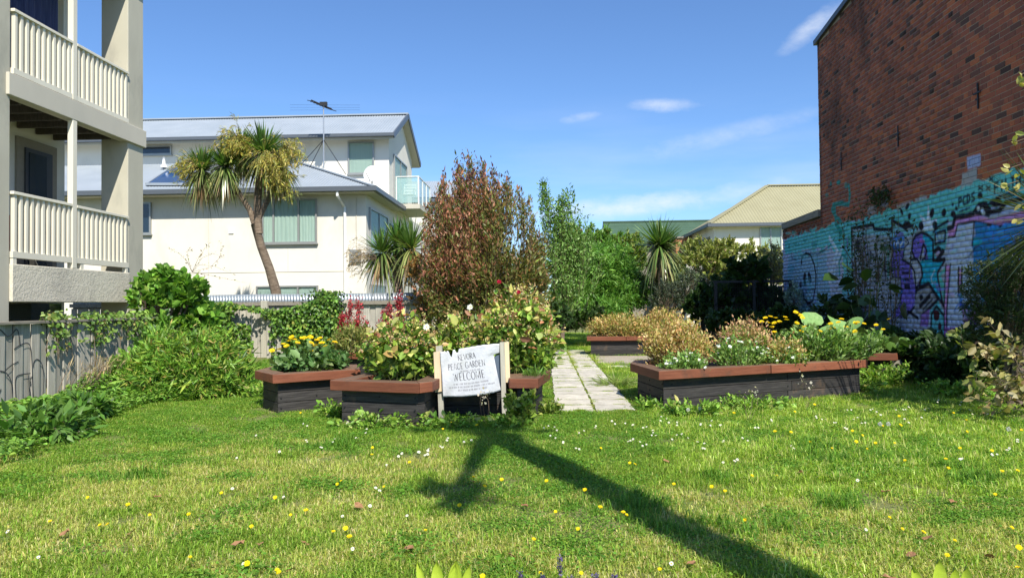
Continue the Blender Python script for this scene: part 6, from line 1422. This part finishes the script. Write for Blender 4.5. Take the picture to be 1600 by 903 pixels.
for (v0, u0, u1) in ((.475, .35, .70), (.735, .20, .82), (.80, .12, .93), (.865, .27, .78)):
    u = u0
    while u < u1:
        w = random.uniform(.006, .016); a = [bpt(u, v0 + .018), bpt(u + w, v0 + .018), bpt(u + w, v0 - .014), bpt(u, v0 - .014)]; mb.add([tuple(p + A3(0, -.003, 0)) for p in a], [(0, 1, 2, 3)]); u += w + random.choice([.006, .008, .02])
mb.build('fine_print', M['faint_ink'], sg)

# ---------------------------------------------------------------- weeds at the planter feet and in the lawn
WEED = [(.18, .33, .045, 3), (.27, .42, .06, 2), (.10, .19, .025, 1), (.4, .42, .12, .5)]
def weed(label, x, y, r_, h, K, per=18, L=.045, Wd=.028, pal=WEED, shape='o', name='weed', **kw):
    r = root(name, label, 'weed', (x, y, 0)); a = rng.random(K) * 6.283; q_ = np.sqrt(rng.random(K)); st = np.stack([x + r_ * .4 * q_ * np.cos(a), y + r_ * .4 * q_ * np.sin(a), np.zeros(K)], 1); en = np.stack([x + r_ * 1.15 * q_ * np.cos(a), y + r_ * .8 * q_ * np.sin(a), h * rng.uniform(.25, 1, K)], 1)
    shoots('foliage', st, en, per + 4, L, Wd, pal, r, t0=.2, shape=shape, arch=.12, stem_mat='green_stem', sr=.003, **kw); return r
def g0(px, py): p = PZ(px, py); return p[0], p[1]
weed('bright leafy shoot beside the right post of the sign', *g0(813, 668), .13, .36, 26, 14, .055, .042, YG)
weed('low round leafed weed at the base of the right sign post', *g0(792, 668), .20, .11, 40, 10, .04, .032)
weed('dandelion leaves at the foot of the left sign post', *g0(700, 668), .3, .12, 40, 10)
weed('weeds along the left front of the sign planter', *g0(590, 668), .42, .14, 60, 10); weed('leafy weeds at the left corner of the sign planter', *g0(530, 652), .24, .16, 36, 10)
weed('weeds at the foot of the sign planter beside the path', *g0(858, 648), .13, .14, 30, 12, .035, .022, YG); weed('dock leaves in front of the long planter', *g0(1085, 650), .30, .14, 46, 12, .055, .03)
weed('green weeds at the left corner of the long planter', *g0(1018, 640), .16, .12, 22, 10); weed('weeds under the middle of the long planter', *g0(1180, 640), .40, .14, 50, 10); weed('tall weeds at the right end of the long planter', *g0(1370, 604), .45, .32, 80, 14, .06, .035)
weed('weeds at the foot of the end planter leg', *g0(1340, 612), .3, .18, 46, 12); weed('weeds around the left planter foot', *g0(470, 632), .5, .14, 60, 10, .05, .03, WEED + [(.34, .33, .12, 1)]); weed('green weeds at the left end of the left planter', *g0(405, 622), .26, .2, 40, 12)
weed('tall weed in front of the right edge bush', *g0(1500, 620), .4, .2, 60, 12); weed('grassy clump beside the path near the gravel', *g0(965, 605), .35, .14, 70, 8, .1, .007, [(.2, .3, .06, 2), (.3, .33, .12, 1)], 'd', 'grass_clump', fwd=.9)
for i, (px, py) in enumerate([(545, 655), (600, 662), (655, 664), (1170, 660), (1260, 640), (758, 664), (440, 640)]):
    x, y = g0(px, py); r = root('dry_stalk', ['dry seed stalk at the left corner of the sign planter', 'dry seed stalk before the left board of the sign planter', 'dry seed stalk just left of the left sign post', 'dry seed stalk before the left half of the long planter', 'dry seed stalk before the right half of the long planter', 'dry seed stalk between the two posts of the sign', 'dry seed stalk before the small left planter'][i], 'weed', (x, y, 0), 'dry stalks at the planter feet'); st = np.array([[x, y, 0]] * 4); en = st + rng.normal(size=(4, 3)) * A3(.07, .03, .03) + A3(0, 0, .32)
    shoots('stalk', st, en, 7, .022, .016, [(.55, .5, .38, 2), (.3, .28, .14, 1)], r, t0=.75, arch=.1, mat='dead', sr=.003)['kind'] = 'stuff'
def zone(px, py):
    if py < 690: return ('before the left planter' if px < 520 else 'before the sign planter' if px < 840 else 'at the foot of the paver path' if px < 1000 else 'before the left half of the long planter' if px < 1190 else 'before the right half of the long planter' if px < 1370 else 'near the yellowing bush at the right')
    if py < 770: return ('near the weed bank at the left' if px < 420 else 'left of the branch shadow' if px < 680 else 'between the two arms of the tree shadow' if px < 850 + (py - 690) * 1.1 else 'right of the upper tree shadow' if px < 1150 else 'in the middle of the right lawn' if px < 1400 else 'by the right edge of the middle lawn')
    return ('in the bottom left corner of the lawn' if px < 330 else 'in the dry grass at the bottom left' if px < 620 else 'at the bottom centre left of the tree shadow' if px < 980 + (py - 770) * 1.4 else 'at the bottom just right of the tree shadow' if px < 1330 else 'in the bottom right corner of the lawn')
YD = [(582, 699), (581, 710), (527, 756), (533, 751), (346, 770), (430, 777), (137, 777), (200, 788), (234, 804), (78, 814), (156, 820), (168, 819), (295, 803), (393, 822), (478, 797), (454, 804), (540, 825), (521, 830), (546, 838), (665, 828), (784, 749), (718, 789), (297, 870), (386, 880), (433, 890), (436, 894), (757, 759), (740, 745), (834, 842), (868, 799), (854, 751), (914, 765), (938, 792), (974, 800), (979, 804), (903, 826), (984, 723), (992, 725), (1053, 756), (1112, 760), (1133, 767), (1175, 743), (1214, 743), (1164, 812), (939, 700), (1211, 674), (1236, 675), (1379, 665), (1405, 650), (1332, 673), (1338, 690), (1348, 680), (1355, 701), (1368, 692), (1398, 692), (1407, 664), (1414, 719), (1478, 717), (1482, 731), (1500, 700), (1511, 674), (1550, 704), (1566, 736), (1390, 808), (1410, 826), (1443, 831), (1581, 824), (1592, 855), (1480, 867), (1492, 844), (1590, 886), (1031, 889), (908, 895), (845, 895), (754, 900), (1242, 643), (1273, 632), (1490, 645), (1147, 645), (722, 658), (705, 660), (745, 664), (692, 670), (640, 722), (600, 760), (1555, 772), (1596, 672), (1300, 700), (1265, 690), (1510, 656), (470, 645), (655, 655), (1590, 735)]
for i, (px, py) in enumerate(YD):
    p = PZ(px, py, .065); o = put(random.choice(fm_dan), None, p, 'dandelion', .25, random.uniform(.62, 1.0) * (1 if py > 690 else 1.2), (0, -.6, 1)); near = 'dahlia planter' if py < 700 and px < 900 else 'long planter' if py < 700 else ''
    L_, G_ = 'yellow dandelion ' + zone(px, py), 'dandelions ' + zone(px, py)
    tag(o, L_, 'dandelion', G_)
WDs = [(370, 715), (400, 680), (437, 706), (628, 708), (655, 706), (664, 711), (700, 684), (503, 699), (520, 690), (604, 726), (670, 701), (688, 697), (725, 690), (573, 670), (542, 661), (535, 806), (578, 790), (587, 762), (593, 766), (363, 763), (443, 776), (551, 857), (636, 805), (380, 880), (480, 690), (850, 668), (870, 672), (905, 676), (930, 668), (961, 662), (977, 661), (988, 664), (1005, 668), (1020, 672), (1032, 657), (1045, 660), (1058, 664), (1070, 660), (1095, 662), (1112, 657), (1125, 664), (1000, 690), (985, 688), (1010, 694), (1025, 680), (1050, 686), (1075, 684), (1098, 700), (1130, 722), (1148, 720), (1090, 690), (1205, 655), (1275, 650), (1290, 655), (1303, 660), (1320, 668), (1340, 652), (1352, 660), (1400, 640), (1420, 636), (1445, 640), (1465, 628), (1500, 632), (1515, 640), (1440, 652), (1420, 660), (1538, 645), (1560, 640), (1353, 827), (1049, 880), (1500, 717), (1550, 710), (1577, 700), (1340, 750), (1130, 690), (1160, 684), (880, 690), (900, 700), (868, 684), (480, 665), (560, 684), (1590, 690), (1240, 700), (1180, 668), (1360, 640), (1376, 648), (1330, 640), (12, 830), (60, 870)]
for (px, py) in WDs:
    for k in range(1 if py > 720 else 2):
        p = PZ(px + random.gauss(0, 5) * k, py + random.gauss(0, 3) * k, .055); o = put(random.choice(fm_dai), None, p, 'lawn_daisy', .3, random.uniform(.8, 1.2), (0, -.7, 1))
        tag(o, 'tiny white lawn daisy ' + zone(px, py), 'daisy', 'daisies ' + zone(px, py))
cm = [npmesh('dandelion_clock', (lambda P_: np.concatenate([P_ * .018, P_ * .021 + rng.normal(size=P_.shape) * .002]))(rdir(90)), np.array([[i, 90 + i, 90 + (i + 7) % 90] for i in range(90)]).ravel(), 3, np.full((180, 3), .62), M['petal'], False)]
for (px, py) in [(1075, 646), (1094, 644), (1375, 668), (1388, 668), (1576, 676)]:
    o = link('dandelion_clock', cm[0], None); o.location = PZ(px, py - 6, .10); tag(o, 'round grey dandelion seed head standing in the lawn', 'dandelion', 'dandelion clocks')
DL = [(737, 752), (860, 712), (1488, 784), (1545, 870), (1450, 841), (1426, 868), (1384, 768), (205, 832), (100, 834), (405, 850), (370, 850), (640, 857), (475, 848), (1080, 880), (1250, 738), (455, 890), (800, 868), (245, 776), (560, 790), (1388, 903), (1040, 720), (820, 790)]
dm = []
for k in range(3):
    mb = MB(); n = 9; rg = [(.045 * math.cos(6.283 * i / n) * random.uniform(.7, 1.1), .03 * math.sin(6.283 * i / n) * random.uniform(.7, 1.1), random.uniform(0, .018)) for i in range(n)]; mb.add([(0, 0, .002)] + rg, [(0, 1 + i, 1 + (i + 1) % n) for i in range(n)])
    dm.append(mb.mesh('fallen_leaf', surf('curled_leaf_%d' % k, (.22, .10, .045), (.34, .19, .09), 40, rough=.8)))
for (px, py) in DL:
    o = link('fallen_leaf', random.choice(dm), None); o.location = PZ(px, py, .035); o.rotation_euler = (random.uniform(-.5, .5), random.uniform(-.5, .5), random.random() * 6.28); s_ = random.uniform(.5, .9); o.scale = (s_, s_, s_)
    tag(o, 'curled brown fallen leaf ' + zone(px, py), 'leaf', 'fallen leaves ' + zone(px, py))
# plants in front of the camera at the bottom edge
def rosette(label, px, py, spec):
    c = A3(*PY(px, py - 7, 2.35)); r = root('broad_leaf_tips', label, 'plant', (float(c[0]), float(c[1]), 0))
    mm = surf('lime_leaf', (.30, .42, .03), (.42, .52, .06), 14, rough=.4, bmp=.2)
    for (dx_, dz_, L_, lean, wd) in spec:
        mb = MB(); n = 8; vs = []; fs = []
        for j in range(n + 1):
            t = j / n; w = wd * math.sin(min(1, (t * .92 + .08)) * math.pi) ** .65 * (1 if t < 1 else 0) + .001; ax = A3(lean * t * .5, .02 * t * t, t); p = A3(c[0] + dx_, c[1], c[2] + dz_ - L_) + ax * L_
            vs += [tuple(p + A3(-w, -.012, 0)), tuple(p), tuple(p + A3(w, -.012, 0))]
            if j: b0 = 3 * j; fs += [(b0 - 3, b0 - 2, b0 + 1, b0), (b0 - 2, b0 - 1, b0 + 2, b0 + 1)]
        o = mb.add(vs, fs).build('leaf', mm, r, True)
    MB().tube([(float(c[0]), float(c[1]) + .02, 0), (float(c[0]), float(c[1]) + .02, float(c[2]) - .12)], .012, 6).build('stem', M['green_stem'], r)
rosette('lime green leaf tips at the bottom edge left of the purple spikes', 700, 893, [(-.06, .022, .16, -.45, .014), (-.03, .022, .16, -.05, .022), (.015, .026, .16, .15, .024), (-.005, .012, .15, .4, .018), (.035, .01, .14, .5, .016)])
rosette('lime green leaf tips at the bottom edge near the right corner', 1465, 893, [(.0, .026, .16, .02, .024), (-.04, .008, .15, -.5, .02), (.035, .002, .14, .2, .02), (.07, .005, .14, .2, .022)])
for (px, py, gl) in [(875, 869, 'tallest purple lavender spike at the bottom edge'), (813, 892, None), (848, 900, None), (930, 897, None), (960, 898, None), (893, 900, None)]:
    p = A3(*PY(px, py, 2.5)); r = root('lavender_spike', gl or 'short purple lavender spike poking in at the bottom edge', 'flower', (float(p[0]), 2.5, 0), 'lavender spikes')
    K = 1; st = np.array([p - A3(.0, 0, .10)]); en = np.array([p]); shoots('flower_spike', st, en, 90, .010, .006, [(.12, .09, .22, 3), (.2, .16, .3, 1), (.2, .22, .16, 1)], r, t0=.25, fwd=.5, arch=.0, spread=.0045, sr=.003, mat='petal')
    MB().tube([(float(p[0]), 2.5, 0), tuple(p - A3(0, 0, .09))], .002, 4).build('stem', M['green_stem'], r)
# street tree behind the viewer: casts the long straight shadow
ts = A3(*to_sun); 
def from_shadow(px, py, z):
    g = A3(*PZ(px, py)); return g + ts / ts[2] * z
zt_ = 8.2; top = from_shadow(748, 672, zt_); sp0 = A3(*PZ(1250, 903)); dirg = (A3(*PZ(748, 672)) - sp0); 
base = top.copy(); base[2] = 0
r = root('street_tree', 'straight trunked street tree standing behind the viewer', 'tree', tuple(base))
MB().tube([tuple(base), tuple(base * .5 + top * .5), tuple(top)], [.19, .17, .15], 12).build('trunk', M['bark'], r, True)
br = from_shadow(752, 700, 7.4); b2 = from_shadow(735, 735, 6.9); b3 = from_shadow(706, 775, 6.3)
MB().tube([tuple(top - A3(0, 0, .6)), tuple(br), tuple(b2), tuple(b3)], [.11, .10, .07, .05], 6).build('branch', M['bark'], r, True)
K = 26; en = top + rng.normal(size=(K, 3)) * A3(.30, .25, .22); shoots('crown', np.repeat([top - A3(0, 0, .3)], K, 0), en, 22, .14, .07, GREEN, r, t0=.2, shape='o')
K = 22; en = b3 + rng.normal(size=(K, 3)) * A3(.09, .13, .13); shoots('branch_foliage', np.repeat([b2 * .3 + b3 * .7], K, 0), en, 20, .12, .06, GREEN, r, t0=.1, shape='o')
